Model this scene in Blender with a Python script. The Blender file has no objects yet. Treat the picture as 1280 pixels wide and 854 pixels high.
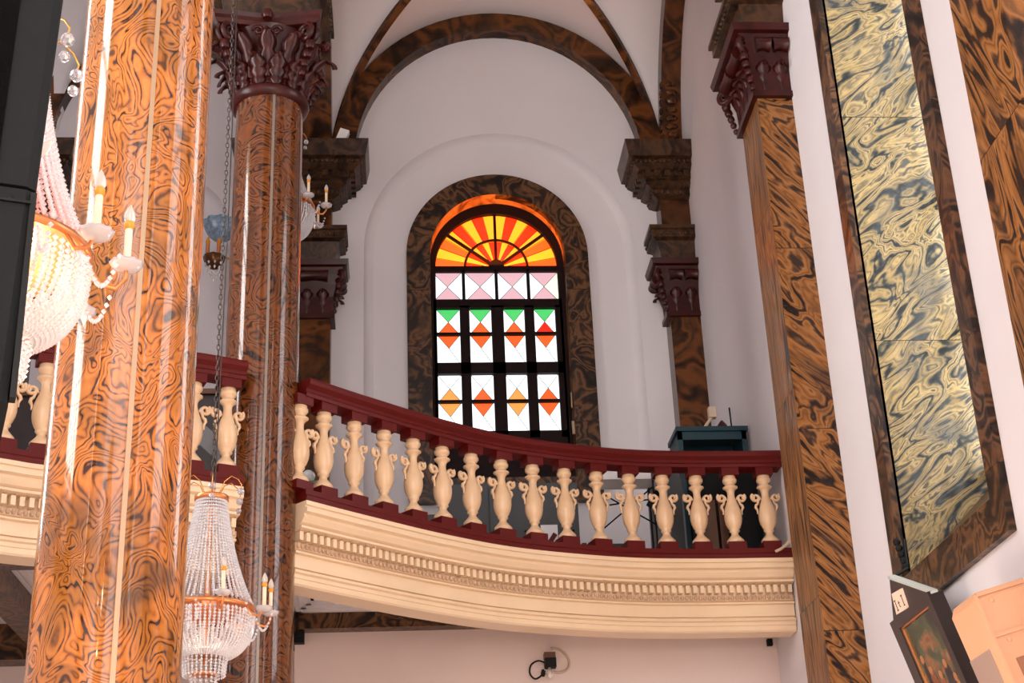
import bpy, math, random
from mathutils import Vector, Matrix
random.seed(7)
PI = math.pi
S = bpy.context.scene
COL = S.collection
sin, cos = math.sin, math.cos

# ------------------------------------------------------------------ camera
cam_d = bpy.data.cameras.new('camera'); cam = bpy.data.objects.new('camera', cam_d); COL.objects.link(cam)
cam_d.sensor_width = 36.0; cam_d.sensor_fit = 'HORIZONTAL'; cam_d.lens = 1900.0/1280*36
cam_d.clip_end = 200; cam_d.clip_start = .05
# world axes written in camera image axes (right, down, forward)
_u = Vector((-180, -4200, 1900)).normalized()
_d = Vector((-140, 865, 1900)); _d = (_d - _u*_d.dot(_u)).normalized()
_x = _d.cross(-_u)
if _x[0] < 0: _x = -_x
right = Vector((_x[0], _d[0], _u[0])); down = Vector((_x[1], _d[1], _u[1])); fwd = Vector((_x[2], _d[2], _u[2]))
up = -down; back = -fwd
cam.matrix_world = Matrix(((right[0], up[0], back[0], 0), (right[1], up[1], back[1], 0), (right[2], up[2], back[2], 1.6), (0, 0, 0, 1)))
S.camera = cam

# ------------------------------------------------------------------ world, exposure
WORLD_STRENGTH = 4.3
SIDE_GLASS = 5.5        # daylight through the right hand side windows
LEFT_GLASS = 18.0       # the sunnier left hand windows
BACK_GLASS = 1.5
w = bpy.data.worlds.new('sky'); S.world = w; w.use_nodes = True
w.node_tree.nodes['Background'].inputs[0].default_value = (1.0, .97, .97, 1)
w.node_tree.nodes['Background'].inputs[1].default_value = WORLD_STRENGTH
S.view_settings.view_transform = 'Standard'; S.view_settings.look = 'None'
S.view_settings.gamma = 1; S.view_settings.use_curve_mapping = False
S.view_settings.exposure = 0.08

def point_light(name, loc, power, color, size=.05):
    l = bpy.data.lights.new(name, 'POINT'); l.energy = power; l.color = color; l.shadow_soft_size = size
    o = bpy.data.objects.new(name, l); o.location = loc; COL.objects.link(o); return o

# added warm fill lights, unseen: one behind the camera, one below the frame
point_light('added_warm_fill', (1.3, -3.0, 3.4), 600, (1, .80, .60), .9)

point_light('added_warm_fill', (1.6, 8.0, 2.2), 120, (1, .80, .66), .35)

# ------------------------------------------------------------------ materials
def srgb(r, g, b):
    def f(c):
        c /= 255.0
        return c/12.92 if c <= .04045 else ((c+.055)/1.055)**2.4
    return (f(r), f(g), f(b), 1)

def new_mat(name):
    m = bpy.data.materials.new(name); m.use_nodes = True
    nt = m.node_tree; b = nt.nodes['Principled BSDF']
    return m, nt, b

def plain(name, col, rough=.5, metal=0, coat=0, noise=0, nscale=3, bump=0, bscale=40, spec=None, trans=0, ior=None):
    m, nt, b = new_mat(name)
    b.inputs['Base Color'].default_value = col
    b.inputs['Roughness'].default_value = rough; b.inputs['Metallic'].default_value = metal
    b.inputs['Coat Weight'].default_value = coat; b.inputs['Coat Roughness'].default_value = .05
    if spec is not None: b.inputs['Specular IOR Level'].default_value = spec
    if trans: b.inputs['Transmission Weight'].default_value = trans
    if ior: b.inputs['IOR'].default_value = ior
    g = nt.nodes.new('ShaderNodeNewGeometry')
    if noise:
        n = nt.nodes.new('ShaderNodeTexNoise'); n.inputs['Scale'].default_value = nscale; n.inputs['Detail'].default_value = 5
        nt.links.new(g.outputs['Position'], n.inputs['Vector'])
        r = nt.nodes.new('ShaderNodeMapRange'); r.inputs[1].default_value = .3; r.inputs[2].default_value = .7
        r.inputs[3].default_value = 1-noise; r.inputs[4].default_value = 1+noise*.3
        nt.links.new(n.outputs[0], r.inputs[0])
        x = nt.nodes.new('ShaderNodeVectorMath'); x.operation = 'SCALE'; x.inputs[0].default_value = col[:3]
        nt.links.new(r.outputs[0], x.inputs['Scale']); nt.links.new(x.outputs[0], b.inputs['Base Color'])
    if bump:
        n = nt.nodes.new('ShaderNodeTexNoise'); n.inputs['Scale'].default_value = bscale; n.inputs['Detail'].default_value = 4
        nt.links.new(g.outputs['Position'], n.inputs['Vector'])
        bp = nt.nodes.new('ShaderNodeBump'); bp.inputs['Strength'].default_value = bump; bp.inputs['Distance'].default_value = .01
        nt.links.new(n.outputs[0], bp.inputs['Height']); nt.links.new(bp.outputs[0], b.inputs['Normal'])
    return m

def marble(name, stops, scale=(1, 1, 1), nscale=3.0, freq=9.0, dist=.6, detail=2.0, rough=.15, patch=.5, pscale=1.2,
           dark=srgb(50, 30, 20), joint=None, coat=.0, rot=(0, 0), spec=.3, warp=.35, thick=.55, hue=None, carve=None):
    """banded stone: isolines of a warped noise field coloured by a ramp; optional slab joints every joint[1] metres of height"""
    m, nt, b = new_mat(name); N = nt.nodes; L = nt.links
    def mth(op, a, c=None, clamp=False):
        n = N.new('ShaderNodeMath'); n.operation = op; n.use_clamp = clamp
        for i, v in enumerate((a, c)):
            if v is None: continue
            if isinstance(v, (int, float)): n.inputs[i].default_value = v
            else: L.new(v, n.inputs[i])
        return n.outputs[0]
    g = N.new('ShaderNodeNewGeometry'); pos = g.outputs['Position']
    sep = N.new('ShaderNodeSeparateXYZ'); L.new(pos, sep.inputs[0])
    vec = pos
    if joint:
        q = mth('DIVIDE', mth('SUBTRACT', sep.outputs[2], joint[0]), joint[1])
        fl = mth('FLOOR', q)
        cx = N.new('ShaderNodeCombineXYZ'); L.new(mth('MULTIPLY', fl, 7.31), cx.inputs[0]); L.new(mth('MULTIPLY', fl, 3.7), cx.inputs[1])
        ad = N.new('ShaderNodeVectorMath'); ad.operation = 'ADD'; L.new(pos, ad.inputs[0]); L.new(cx.outputs[0], ad.inputs[1]); vec = ad.outputs[0]
    mp = N.new('ShaderNodeMapping'); mp.inputs['Scale'].default_value = scale;     rt = N.new('ShaderNodeVectorRotate'); rt.rotation_type = 'EULER_XYZ'; rt.inputs['Rotation'].default_value = (rot[0], rot[1], 0)
    L.new(vec, rt.inputs['Vector'])
    L.new(rt.outputs[0], mp.inputs['Vector'])
    n0 = N.new('ShaderNodeTexNoise'); n0.inputs['Scale'].default_value = nscale*.8; n0.inputs['Detail'].default_value = 1
    L.new(mp.outputs[0], n0.inputs['Vector'])
    w1 = N.new('ShaderNodeVectorMath'); w1.operation = 'MULTIPLY_ADD'
    L.new(n0.outputs['Color'], w1.inputs[0]); w1.inputs[1].default_value = (warp, warp, warp); L.new(mp.outputs[0], w1.inputs[2])
    n1 = N.new('ShaderNodeTexNoise'); n1.inputs['Scale'].default_value = nscale; n1.inputs['Detail'].default_value = detail
    n1.inputs['Roughness'].default_value = .4; n1.inputs['Distortion'].default_value = dist
    L.new(w1.outputs[0], n1.inputs['Vector'])
    v = mth('PINGPONG', mth('MULTIPLY', n1.outputs[0], freq), 1.0)
    # fine grain shifts the line widths
    n3 = N.new('ShaderNodeTexNoise'); n3.inputs['Scale'].default_value = nscale*5; n3.inputs['Detail'].default_value = 3
    L.new(mp.outputs[0], n3.inputs['Vector'])
    v = mth('ADD', v, mth('MULTIPLY', mth('SUBTRACT', n3.outputs[0], .5), .8), True)
    cr = N.new('ShaderNodeValToRGB'); e = cr.color_ramp.elements
    while len(e) < len(stops): e.new(.5)
    for i, (p, c) in enumerate(stops): e[i].position = p; e[i].color = c
    L.new(v, cr.inputs[0]); col = cr.outputs[0]
    n2 = N.new('ShaderNodeTexNoise'); n2.inputs['Scale'].default_value = pscale; n2.inputs['Detail'].default_value = 3; n2.inputs['Distortion'].default_value = 1.0
    L.new(mp.outputs[0], n2.inputs['Vector'])
    f = N.new('ShaderNodeMapRange'); f.inputs[1].default_value = thick; f.inputs[2].default_value = thick+.14; f.inputs[4].default_value = patch
    L.new(n2.outputs[0], f.inputs[0])
    mx = N.new('ShaderNodeMix'); mx.data_type = 'RGBA'; L.new(f.outputs[0], mx.inputs[0]); L.new(col, mx.inputs[6]); mx.inputs[7].default_value = dark
    col = mx.outputs[2]
    if hue:
        n4 = N.new('ShaderNodeTexNoise'); n4.inputs['Scale'].default_value = pscale*1.7; n4.inputs['Detail'].default_value = 1
        of = N.new('ShaderNodeVectorMath'); of.operation = 'ADD'; of.inputs[1].default_value = (31, 17, 5); L.new(mp.outputs[0], of.inputs[0]); L.new(of.outputs[0], n4.inputs['Vector'])
        f4 = N.new('ShaderNodeMapRange'); f4.inputs[1].default_value = .45; f4.inputs[2].default_value = .65; f4.inputs[4].default_value = hue[1]
        L.new(n4.outputs[0], f4.inputs[0])
        m4 = N.new('ShaderNodeMix'); m4.data_type = 'RGBA'; m4.blend_type = 'MULTIPLY'; L.new(f4.outputs[0], m4.inputs[0]); L.new(col, m4.inputs[6]); m4.inputs[7].default_value = hue[0]
        col = m4.outputs[2]
    if joint:
        fr = mth('FRACT', q)
        k = mth('LESS_THAN', fr, .006/joint[1]*1.0)
        mj = N.new('ShaderNodeMix'); mj.data_type = 'RGBA'; L.new(k, mj.inputs[0]); L.new(col, mj.inputs[6]); mj.inputs[7].default_value = srgb(30, 20, 14)
        col = mj.outputs[2]
    L.new(col, b.inputs['Base Color'])
    b.inputs['Roughness'].default_value = rough; b.inputs['Coat Weight'].default_value = coat; b.inputs['Coat Roughness'].default_value = .04; b.inputs['Specular IOR Level'].default_value = spec
    if carve:
        wv = N.new('ShaderNodeTexVoronoi'); wv.inputs['Scale'].default_value = carve
        L.new(pos, wv.inputs['Vector'])
        bp = N.new('ShaderNodeBump'); bp.inputs['Strength'].default_value = .9; bp.inputs['Distance'].default_value = .03
        L.new(wv.outputs[0], bp.inputs['Height']); L.new(bp.outputs[0], b.inputs['Normal'])
    return m

BURL = [(0, srgb(54, 28, 16)), (.06, srgb(84, 46, 24)), (.16, srgb(170, 96, 38)), (.45, srgb(200, 122, 52)), (.74, srgb(188, 110, 46)), (.9, srgb(146, 82, 36)), (1, srgb(100, 60, 32))]
BURL_DIM = [(0, srgb(37, 20, 10)), (.12, srgb(63, 34, 17)), (.3, srgb(106, 56, 25)), (.6, srgb(120, 67, 30)), (.85, srgb(96, 53, 25)), (1, srgb(56, 36, 22))]
VEIN = [(0, srgb(31, 19, 15)), (.10, srgb(50, 33, 21)), (.2, srgb(111, 69, 34)), (.32, srgb(148, 98, 52)), (.45, srgb(106, 68, 36)), (.6, srgb(141, 89, 42)), (.78, srgb(151, 103, 58)), (.9, srgb(95, 61, 36)), (1, srgb(52, 36, 26))]
PALE = [(0, srgb(36, 38, 38)), (.14, srgb(66, 66, 60)), (.26, srgb(128, 112, 80)), (.42, srgb(170, 142, 92)), (.55, srgb(108, 98, 76)), (.7, srgb(158, 134, 90)), (.84, srgb(184, 158, 106)), (1, srgb(84, 78, 66))]
M = {}
M['burl'] = marble('burl_marble', BURL, (1.1, 1.1, .85), 3.1, 25, 1.1, 2.3, .16, .75, 2.2, srgb(92, 62, 44), coat=.6, warp=.25, thick=.53, hue=(srgb(190, 200, 185), .8))
M['burl_dim'] = marble('dimmed_burl_marble', BURL_DIM, (1, 1, .9), 2.9, 22, 1.1, 2.4, .16, .55, 1.8, srgb(58, 34, 20), coat=.6, warp=.25, thick=.54)  # darker copy of the burl: the far column's dimmer light put into the colour
M['vein'] = marble('veined_marble', VEIN, (.7, .7, 2.3), 1.2, 11, .8, 3.6, .2, .85, .8, srgb(56, 38, 28), joint=(.93, 1.755), rot=(.2, -.75), warp=.4, thick=.56)
M['vein_side'] = marble('striped_marble', VEIN, (3.5, 3.5, .28), 1.5, 14, .25, 1.6, .42, .5, 1.2, srgb(70, 48, 34), joint=(1.06, 1.84), warp=.35, thick=.58, coat=.05)
M['vein_big'] = marble('bold_veined_marble', VEIN, (2.2, 2.2, .5), 1.0, 12, .8, 3.2, .2, .8, 1.0, srgb(48, 32, 24), joint=(.9, 1.75), rot=(.35, .1), warp=.5, thick=.55)
M['dark'] = marble('dark_brown_marble', [(0, srgb(24, 17, 13)), (.2, srgb(44, 30, 21)), (.4, srgb(92, 60, 36)), (.65, srgb(112, 76, 48)), (.85, srgb(70, 46, 30)), (1, srgb(40, 28, 20))], (1.2, 1.2, 1.1), 2.0, 9, .9, 3, .3, .6, 1.6, srgb(32, 23, 17), joint=(.2, .9), warp=.5)
M['arch'] = marble('arch_marble', [(0, srgb(36, 21, 12)), (.25, srgb(68, 39, 19)), (.5, srgb(108, 62, 29)), (.75, srgb(91, 54, 27)), (1, srgb(52, 34, 21))], (1, 1, 1), 1.5, 6, .8, 2, .2, .6, 1.5, srgb(39, 24, 16), warp=.5)
M['carved'] = marble('carved_brown_marble', [(0, srgb(32, 20, 13)), (.3, srgb(60, 39, 25)), (.6, srgb(82, 54, 34)), (1, srgb(48, 34, 23))], (1, 1, 1), 3, 6, .8, 2, .3, .5, 2, srgb(32, 22, 16), warp=.3)
M['carved_rel'] = marble('relief_carved_marble', [(0, srgb(42, 25, 15)), (.3, srgb(81, 49, 25)), (.6, srgb(113, 68, 34)), (1, srgb(59, 39, 25))], (1, 1, 1), 3, 6, .8, 2, .2, .5, 2, srgb(37, 25, 18), warp=.3, carve=16)
M['pale'] = marble('pale_yellow_marble', PALE, (.8, .8, 2.3), 1.7, 13, .8, 3.8, .3, .6, 1.2, srgb(74, 78, 78), joint=(.19, 2.09), rot=(.2, .65), warp=.5, thick=.54, coat=.1)
M['reveal'] = marble('lit_reveal_marble', [(0, srgb(120, 74, 40)), (.4, srgb(196, 130, 76)), (.7, srgb(206, 140, 84)), (1, srgb(150, 96, 54))], (1, 1, 1), 1.5, 5, .8, 2, .25, .4, 1.5, srgb(110, 70, 44))  # lighter than the surround: glow from the fan put into the stone colour
M['redcarve'] = plain('dark_red_stone', srgb(62, 16, 12), .3, noise=.5, nscale=9, spec=.35)
M['wall'] = plain('white_plaster', srgb(226, 220, 222), .85, noise=.05, nscale=.8, bump=.05, bscale=12, spec=.2)
M['wallpink'] = plain('pink_white_plaster', srgb(232, 210, 202), .85, noise=.07, nscale=.9, spec=.2)
M['trimw'] = plain('white_moulding', srgb(226, 220, 222), .6)
M['cream'] = plain('cream_paint', srgb(238, 208, 172), .32, coat=.15, noise=.05, nscale=3)
M['creamb'] = plain('cream_baluster', srgb(226, 188, 148), .28, coat=.25, noise=.06, nscale=14)
M['egg'] = plain('weathered_cream', srgb(206, 168, 136), .6, noise=.3, nscale=30)
M['red'] = plain('maroon_paint', srgb(92, 16, 12), .4, spec=.25, noise=.12, nscale=10)
M['joinery'] = plain('dark_window_paint', srgb(26, 9, 8), .6, spec=.15)
M['lead'] = plain('lead_came', srgb(24, 20, 20), .5)
M['steel'] = plain('joint_metal', srgb(176, 146, 116), .3, metal=.4)
M['strip'] = plain('grey_joint_metal', srgb(140, 128, 116), .3, metal=.5)
M['brass'] = plain('brass', srgb(212, 150, 72), .25, metal=.9)
M['gold'] = plain('gilded_metal', srgb(222, 142, 88), .3, metal=.8)
M['chain'] = plain('dark_chain', srgb(70, 62, 58), .4, metal=.6)
M['candle'] = plain('ivory_candle', srgb(244, 220, 190), .45)
M['amber'] = plain('amber_bulb_base', srgb(236, 150, 40), .25)
M['crystal'] = plain('clear_crystal', srgb(250, 248, 252), .05, trans=.3, ior=1.7, spec=1)
M['clear'] = plain('clear_ball_crystal', srgb(236, 234, 240), .03, trans=.8, ior=1.55)
M['frost'] = plain('cut_glass', srgb(236, 226, 226), .15, trans=.45, ior=1.5)
M['bulb'] = plain('clear_bulb', srgb(244, 238, 230), .05, trans=.6, ior=1.45)
M['black'] = plain('black_plastic', srgb(16, 17, 18), .6, spec=.2)
M['grille'] = plain('black_grille', srgb(8, 8, 8), .9, spec=.05, bump=.5, bscale=400)
M['charcoal'] = plain('charcoal_cabinet', srgb(27, 29, 30), .8, noise=.1, nscale=60, spec=.12)
M['floor'] = plain('stone_floor', srgb(240, 226, 212), .3, noise=.1, nscale=2)
M['teal'] = plain('teal_paint', srgb(14, 52, 62), .35)
M['grey'] = plain('grey_board', srgb(120, 118, 120), .5)
M['dgrey'] = plain('dark_grey_board', srgb(66, 66, 68), .5)
M['white'] = plain('white_paper', srgb(238, 236, 236), .6)
M['wood'] = plain('brown_wood', srgb(96, 58, 36), .5, noise=.3, nscale=6)
M['peach'] = plain('peach_cabinet', srgb(222, 166, 128), .45)
M['peachg'] = plain('grey_peach_grille', srgb(160, 134, 122), .7)
M['frameblk'] = plain('black_frame', srgb(34, 22, 20), .3)
M['green'] = plain('green_paint', srgb(96, 118, 76), .5)
M['blueglass'] = plain('blue_white_glass', srgb(170, 200, 228), .1, trans=.25, noise=.6, nscale=26)
M['beige'] = plain('beige_plastic', srgb(200, 176, 152), .5)

def glass_mat(name, col, s):
    m, nt, b = new_mat(name)
    b.inputs['Base Color'].default_value = (col[0]*.3, col[1]*.3, col[2]*.3, 1); b.inputs['Roughness'].default_value = .2
    b.inputs['Emission Color'].default_value = col; b.inputs['Emission Strength'].default_value = s
    return m
G = dict(white=glass_mat('white_glass', srgb(240, 248, 250), BACK_GLASS), pink=glass_mat('pink_glass', srgb(232, 182, 192), BACK_GLASS*.62),
         cream=glass_mat('cream_glass', srgb(246, 244, 214), BACK_GLASS*.8),
         green=glass_mat('green_glass', srgb(80, 214, 110), BACK_GLASS*.62), orange=glass_mat('orange_glass', srgb(248, 96, 34), BACK_GLASS*.68),
         amber=glass_mat('amber_glass', srgb(252, 160, 76), BACK_GLASS*.68),
         red=glass_mat('red_glass', srgb(246, 36, 12), BACK_GLASS*.68), yellow=glass_mat('yellow_glass', srgb(255, 196, 28), BACK_GLASS*.66),
         day=glass_mat('daylight_glass', (.94, .97, 1.0, 1), SIDE_GLASS), sun=glass_mat('sunlit_glass', (1, .97, .95, 1), LEFT_GLASS),
         fred=glass_mat('fan_red_glass', (1, .022, .002, 1), 2), forange=glass_mat('fan_orange_glass', (1, .08, .006, 1), 2), fyellow=glass_mat('fan_yellow_glass', (1, .30, .012, 1), 2))

# ------------------------------------------------------------------ mesh building
def tag(o, label=None, cat=None, group=None, kind=None):
    if label: o['label'] = label
    if cat: o['category'] = cat
    if group: o['group'] = group
    if kind: o['kind'] = kind
    return o

def wloc(o):
    v = Vector((0, 0, 0))
    while o is not None:
        v += Vector(o.location); o = o.parent
    return v

def empty(name, loc, rz=0):
    o = bpy.data.objects.new(name, None); o.location = loc; o.rotation_euler = (0, 0, rz); COL.objects.link(o); return o

class MB:
    def __init__(s): s.v = []; s.f = []; s.m = []; s.sm = []
    def add(s, vs, fs, mi=0, smooth=False):
        k = len(s.v); s.v += [tuple(p) for p in vs]
        for f in fs: s.f.append([i+k for i in f]); s.m.append(mi); s.sm.append(smooth)
        return s
    def box(s, x0, x1, y0, y1, z0, z1, mi=0, T=None):
        vs = [Vector((x, y, z)) for z in (z0, z1) for y in (y0, y1) for x in (x0, x1)]
        if T is not None: vs = [T @ v for v in vs]
        return s.add(vs, [(0, 2, 3, 1), (4, 5, 7, 6), (0, 1, 5, 4), (2, 6, 7, 3), (0, 4, 6, 2), (1, 3, 7, 5)], mi)
    def bar(s, a, b, w, h, mi=0):
        a = Vector(a); b = Vector(b); d = b-a; L = d.length; T = Matrix.Translation(a) @ d.to_track_quat('X', 'Z').to_matrix().to_4x4()
        return s.box(0, L, -w/2, w/2, -h/2, h/2, mi, T)
    def loft(s, rings, closed=True, caps=True, mi=0, smooth=False):
        k = len(rings[0]); vs = [p for r in rings for p in r]; fs = []
        for i in range(len(rings)-1):
            for j in range(k if closed else k-1):
                a = i*k+j; b = i*k+(j+1) % k
                fs.append((a, b, b+k, a+k))
        s.add(vs, fs, mi, smooth)
        if caps and closed:
            s.add(rings[0], [tuple(range(k))[::-1]], mi); s.add(rings[-1], [tuple(range(k))], mi)
        return s
    def lathe(s, prof, c=(0, 0, 0), seg=24, mi=0, smooth=True, wob=None):
        rings = []
        for r, z in prof:
            rings.append([(c[0]+r*(1+(wob(t) if wob else 0))*cos(t), c[1]+r*(1+(wob(t) if wob else 0))*sin(t), c[2]+z) for t in [2*PI*i/seg for i in range(seg)]])
        return s.loft(rings, True, True, mi, smooth)
    def tube(s, pts, r, seg=8, mi=0, smooth=True, closed=False):
        pts = [Vector(p) for p in pts]; n = len(pts); rr = r if hasattr(r, '__len__') else [r]*n
        rings = []; prev = None
        for i, p in enumerate(pts):
            if closed: t = (pts[(i+1) % n]-pts[i-1])
            else: t = (pts[min(i+1, n-1)]-pts[max(i-1, 0)])
            t.normalize()
            if prev is None:
                a = Vector((0, 0, 1)) if abs(t.z) < .9 else Vector((1, 0, 0))
                u = t.cross(a).normalized()
            else: u = (prev-t*prev.dot(t)).normalized()
            prev = u; v = t.cross(u)
            rings.append([p+(u*cos(q)+v*sin(q))*rr[i] for q in [2*PI*j/seg for j in range(seg)]])
        if closed: rings.append(rings[0])
        return s.loft(rings, True, not closed, mi, smooth)
    def curve(s, pts, r, seg=8): return s.tube(smooth_path([Vector(p) for p in pts], 40), r, seg)
    def sphere(s, c, r, seg=10, mi=0, sc=(1, 1, 1), smooth=True):
        n = max(4, seg//2); prof = [(math.sin(PI*i/n), -cos(PI*i/n)) for i in range(n+1)]
        rings = [[(c[0]+r*sc[0]*a*cos(t), c[1]+r*sc[1]*a*sin(t), c[2]+r*sc[2]*b) for t in [2*PI*j/seg for j in range(seg)]] for a, b in prof[1:-1]]
        s.loft(rings, True, True, mi, smooth)
        return s
    def octa(s, c, r, h):
        x, y, z = c
        vs = [(x+r*cos(t), y+r*sin(t), z) for t in [PI/3*i for i in range(6)]]+[(x, y, z+h), (x, y, z-h)]
        fs = [(i, (i+1) % 6, 6) for i in range(6)]+[((i+1) % 6, i, 7) for i in range(6)]
        return s.add(vs, fs)
    def poly(s, pts, mi=0): return s.add(pts, [tuple(range(len(pts)))], mi)
    def build(s, name, mats, parent=None, loc=None):
        if not isinstance(mats, (list, tuple)): mats = [mats]
        base = wloc(parent) if parent is not None else Vector((0, 0, 0))
        if loc is not None: base = Vector(loc)
        me = bpy.data.meshes.new(name); me.from_pydata([(a-base.x, b-base.y, c-base.z) for a, b, c in s.v], [], s.f)
        for m in mats: me.materials.append(m)
        me.polygons.foreach_set('material_index', s.m); me.polygons.foreach_set('use_smooth', s.sm); me.update()
        o = bpy.data.objects.new(name, me); COL.objects.link(o)
        if parent is not None: o.parent = parent
        elif loc is not None: o.location = loc
        return o

def struct(mb, name, mats): return tag(mb.build(name, mats), kind='structure')

def stack(mb, prof, x0, x1, y0, y1, L=1, R=1, F=1, B=1, mi=0):
    """rectangular pier moulding: prof = (z, outward offset)"""
    rings = [[(x0-o*L, y0-o*F, z), (x1+o*R, y0-o*F, z), (x1+o*R, y1+o*B, z), (x0-o*L, y1+o*B, z)] for z, o in prof]
    return mb.loft(rings, True, True, mi)

def path_frames(path):
    P = [Vector((a, b)) for a, b in path]; fr = []
    for i, p in enumerate(P):
        t = (P[min(i+1, len(P)-1)]-P[max(i-1, 0)]).normalized(); fr.append((p, t, Vector((t.y, -t.x))))
    return fr
def sweep(mb, path, prof, mi=0):
    rings = []
    for p, t, n in path_frames(path):
        rings.append([(p.x+n.x*o, p.y+n.y*o, z) for o, z in prof])
    return mb.loft(rings, True, True, mi)
def smooth_path(pts, n=60):
    """Catmull-Rom resampled by arc length"""
    P = [Vector(p) for p in pts]; P = [P[0]*2-P[1]]+P+[P[-1]*2-P[-2]]; out = []
    for i in range(1, len(P)-2):
        for k in range(24):
            t = k/24; a, b, c, d = P[i-1:i+3]
            out.append(.5*((2*b)+(c-a)*t+(2*a-5*b+4*c-d)*t*t+(3*b-a-3*c+d)*t**3))
    out.append(P[-2]); return resample(out, n)
def resample(P, n):
    s = [0]
    for i in range(1, len(P)): s.append(s[-1]+(P[i]-P[i-1]).length)
    res = []; j = 0
    for k in range(n+1):
        q = s[-1]*k/n
        while j < len(s)-2 and s[j+1] < q: j += 1
        f = (q-s[j])/max(1e-9, s[j+1]-s[j]); res.append(P[j].lerp(P[j+1], min(1, f)))
    return res
def at_len(P, q):
    s = 0
    for i in range(1, len(P)):
        l = (P[i]-P[i-1]).length
        if s+l >= q: return P[i-1].lerp(P[i], (q-s)/l), (P[i]-P[i-1]).normalized()
        s += l
    return P[-1], (P[-1]-P[-2]).normalized()

# =================================================================== STRUCTURE
XW, YB, XL = 3.79, 17.15, -4.75
SP = 11.85                       # springing of the vaults, top of the big cornices
struct(MB().box(-9, 5, -12, 18, -.1, 0), 'floor', M['floor'])

def arch_pts(c, z, a, b, n=32, t0=0, t1=PI): return [(c+a*cos(t0+(t1-t0)*i/n), z+b*sin(t0+(t1-t0)*i/n)) for i in range(n+1)]

def wall_with_openings(name, mat, lo, hi, ztop, ops, mk, depth_pt):
    """plane wall in (s, z) with arched openings; mk(s, z, d) -> xyz"""
    mb = MB(); s0 = lo
    for (c, r, zs, zb) in sorted(ops):
        mb.poly([mk(s0, 0, 0), mk(c-r, 0, 0), mk(c-r, ztop, 0), mk(s0, ztop, 0)])
        mb.poly([mk(c-r, 0, 0), mk(c+r, 0, 0), mk(c+r, zb, 0), mk(c-r, zb, 0)])
        ar = arch_pts(c, zs, r, r)[::-1]
        for i in range(len(ar)-1):
            a, b = ar[i], ar[i+1]
            mb.poly([mk(a[0], a[1], 0), mk(b[0], b[1], 0), mk(b[0], ztop, 0), mk(a[0], ztop, 0)])
        s0 = c+r
    mb.poly([mk(s0, 0, 0), mk(hi, 0, 0), mk(hi, ztop, 0), mk(s0, ztop, 0)])
    return struct(mb, name, mat)

# --- back wall: recessed arched panels, window opening
bw = lambda s, z, d: (s, YB+d, z)
RC = (1.356, 1.735, 10.67)       # recess centre, radius, springing
wall_with_openings('wall_back', M['wall'], -4.8, 3.9, 15.5, [(RC[0], RC[1], RC[2], 5.5), (-2.95, .9, 10.9, 5.5)], bw, None)
mb = MB()
def recess(mb, c, r, zs, hole=None, d=.12):
    prof = [(c-r, 5.5)]+arch_pts(c, zs, r, r)[::-1]+[(c+r, 5.5)]
    k = 10
    # soft rounded edge of the plaster recess
    edge = [(0, 0), (.02, .03), (.06, .07), (.12, .1), (.2, d)]
    rings = []
    for sft, dd in edge:
        rr = r-sft*.6
        rings.append([(x, YB+dd, z) for x, z in [(c-rr, 5.5)]+arch_pts(c, zs, rr, rr)[::-1]+[(c+rr, 5.5)]])
    mb.loft(rings, False, False, 0, True)
    rr = r-.12
    if hole:
        hc, hr, hz, hb = hole
        mb.poly([(c-rr, YB+d, 5.5), (hc-hr, YB+d, 5.5), (hc-hr, YB+d, zs), (c-rr, YB+d, zs)])
        mb.poly([(hc+hr, YB+d, 5.5), (c+rr, YB+d, 5.5), (c+rr, YB+d, zs), (hc+hr, YB+d, zs)])
        mb.poly([(hc-hr, YB+d, 5.5), (hc+hr, YB+d, 5.5), (hc+hr, YB+d, hb), (hc-hr, YB+d, hb)])
        o = arch_pts(c, zs, rr, rr); i_ = [(x, max(z, zs)) for x, z in arch_pts(hc, hz, hr, hr)]
        for q in range(len(o)-1):
            mb.poly([(o[q][0], YB+d, o[q][1]), (o[q+1][0], YB+d, o[q+1][1]), (i_[q+1][0], YB+d, i_[q+1][1]), (i_[q][0], YB+d, i_[q][1])])
    else:
        mb.poly([(x, YB+d, z) for x, z in [(c-rr, 5.5)]+arch_pts(c, zs, rr, rr)[::-1]+[(c+rr, 5.5)]])
WC, WR, WZ = 1.325, .862, 10.62  # stained window opening
recess(mb, *RC, hole=(WC, WR, WZ, 7.3))
recess(mb, -2.95, .9, 10.9)
struct(mb, 'wall_back_recess', M['wall'])

# --- marble surround of the stained glass window (face + reveal)
def surround(name, mk, c, r_in, r_out, zs, zb, d0, d1, mat, bottom=True):
    mb = MB()
    def ring(r, ext, d): return [mk(x, z, d) for x, z in [(c-r, zb-ext)]+arch_pts(c, zs, r, r)[::-1]+[(c+r, zb-ext)]]
    e = r_out-r_in if bottom else 0
    rings = [ring(r_out, e, d1), ring(r_out, e, d0), ring(r_in, 0, d0), ring(r_in, 0, d1)]
    mb.loft(rings, False, False, 0)
    if bottom:
        mb.poly([mk(c-r_out, zb-e, d0), mk(c+r_out, zb-e, d0), mk(c+r_in, zb, d0), mk(c-r_in, zb, d0)])
        mb.poly([mk(c-r_out, zb-e, d1), mk(c+r_out, zb-e, d1), mk(c+r_out, zb-e, d0), mk(c-r_out, zb-e, d0)])
    return struct(mb, name, mat)
surround('trim_1', bw, 1.32, .862, 1.16, 10.62, 7.6, .0, .13, M['dark'])
mb = MB()
prof = [(WC-WR, 7.6)]+arch_pts(WC, WZ, WR, WR)[::-1]+[(WC+WR, 7.6)]
mb.loft([[(x, YB, z) for x, z in prof], [(x, YB+.42, z) for x, z in prof]], False, False, 0, True)
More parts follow.
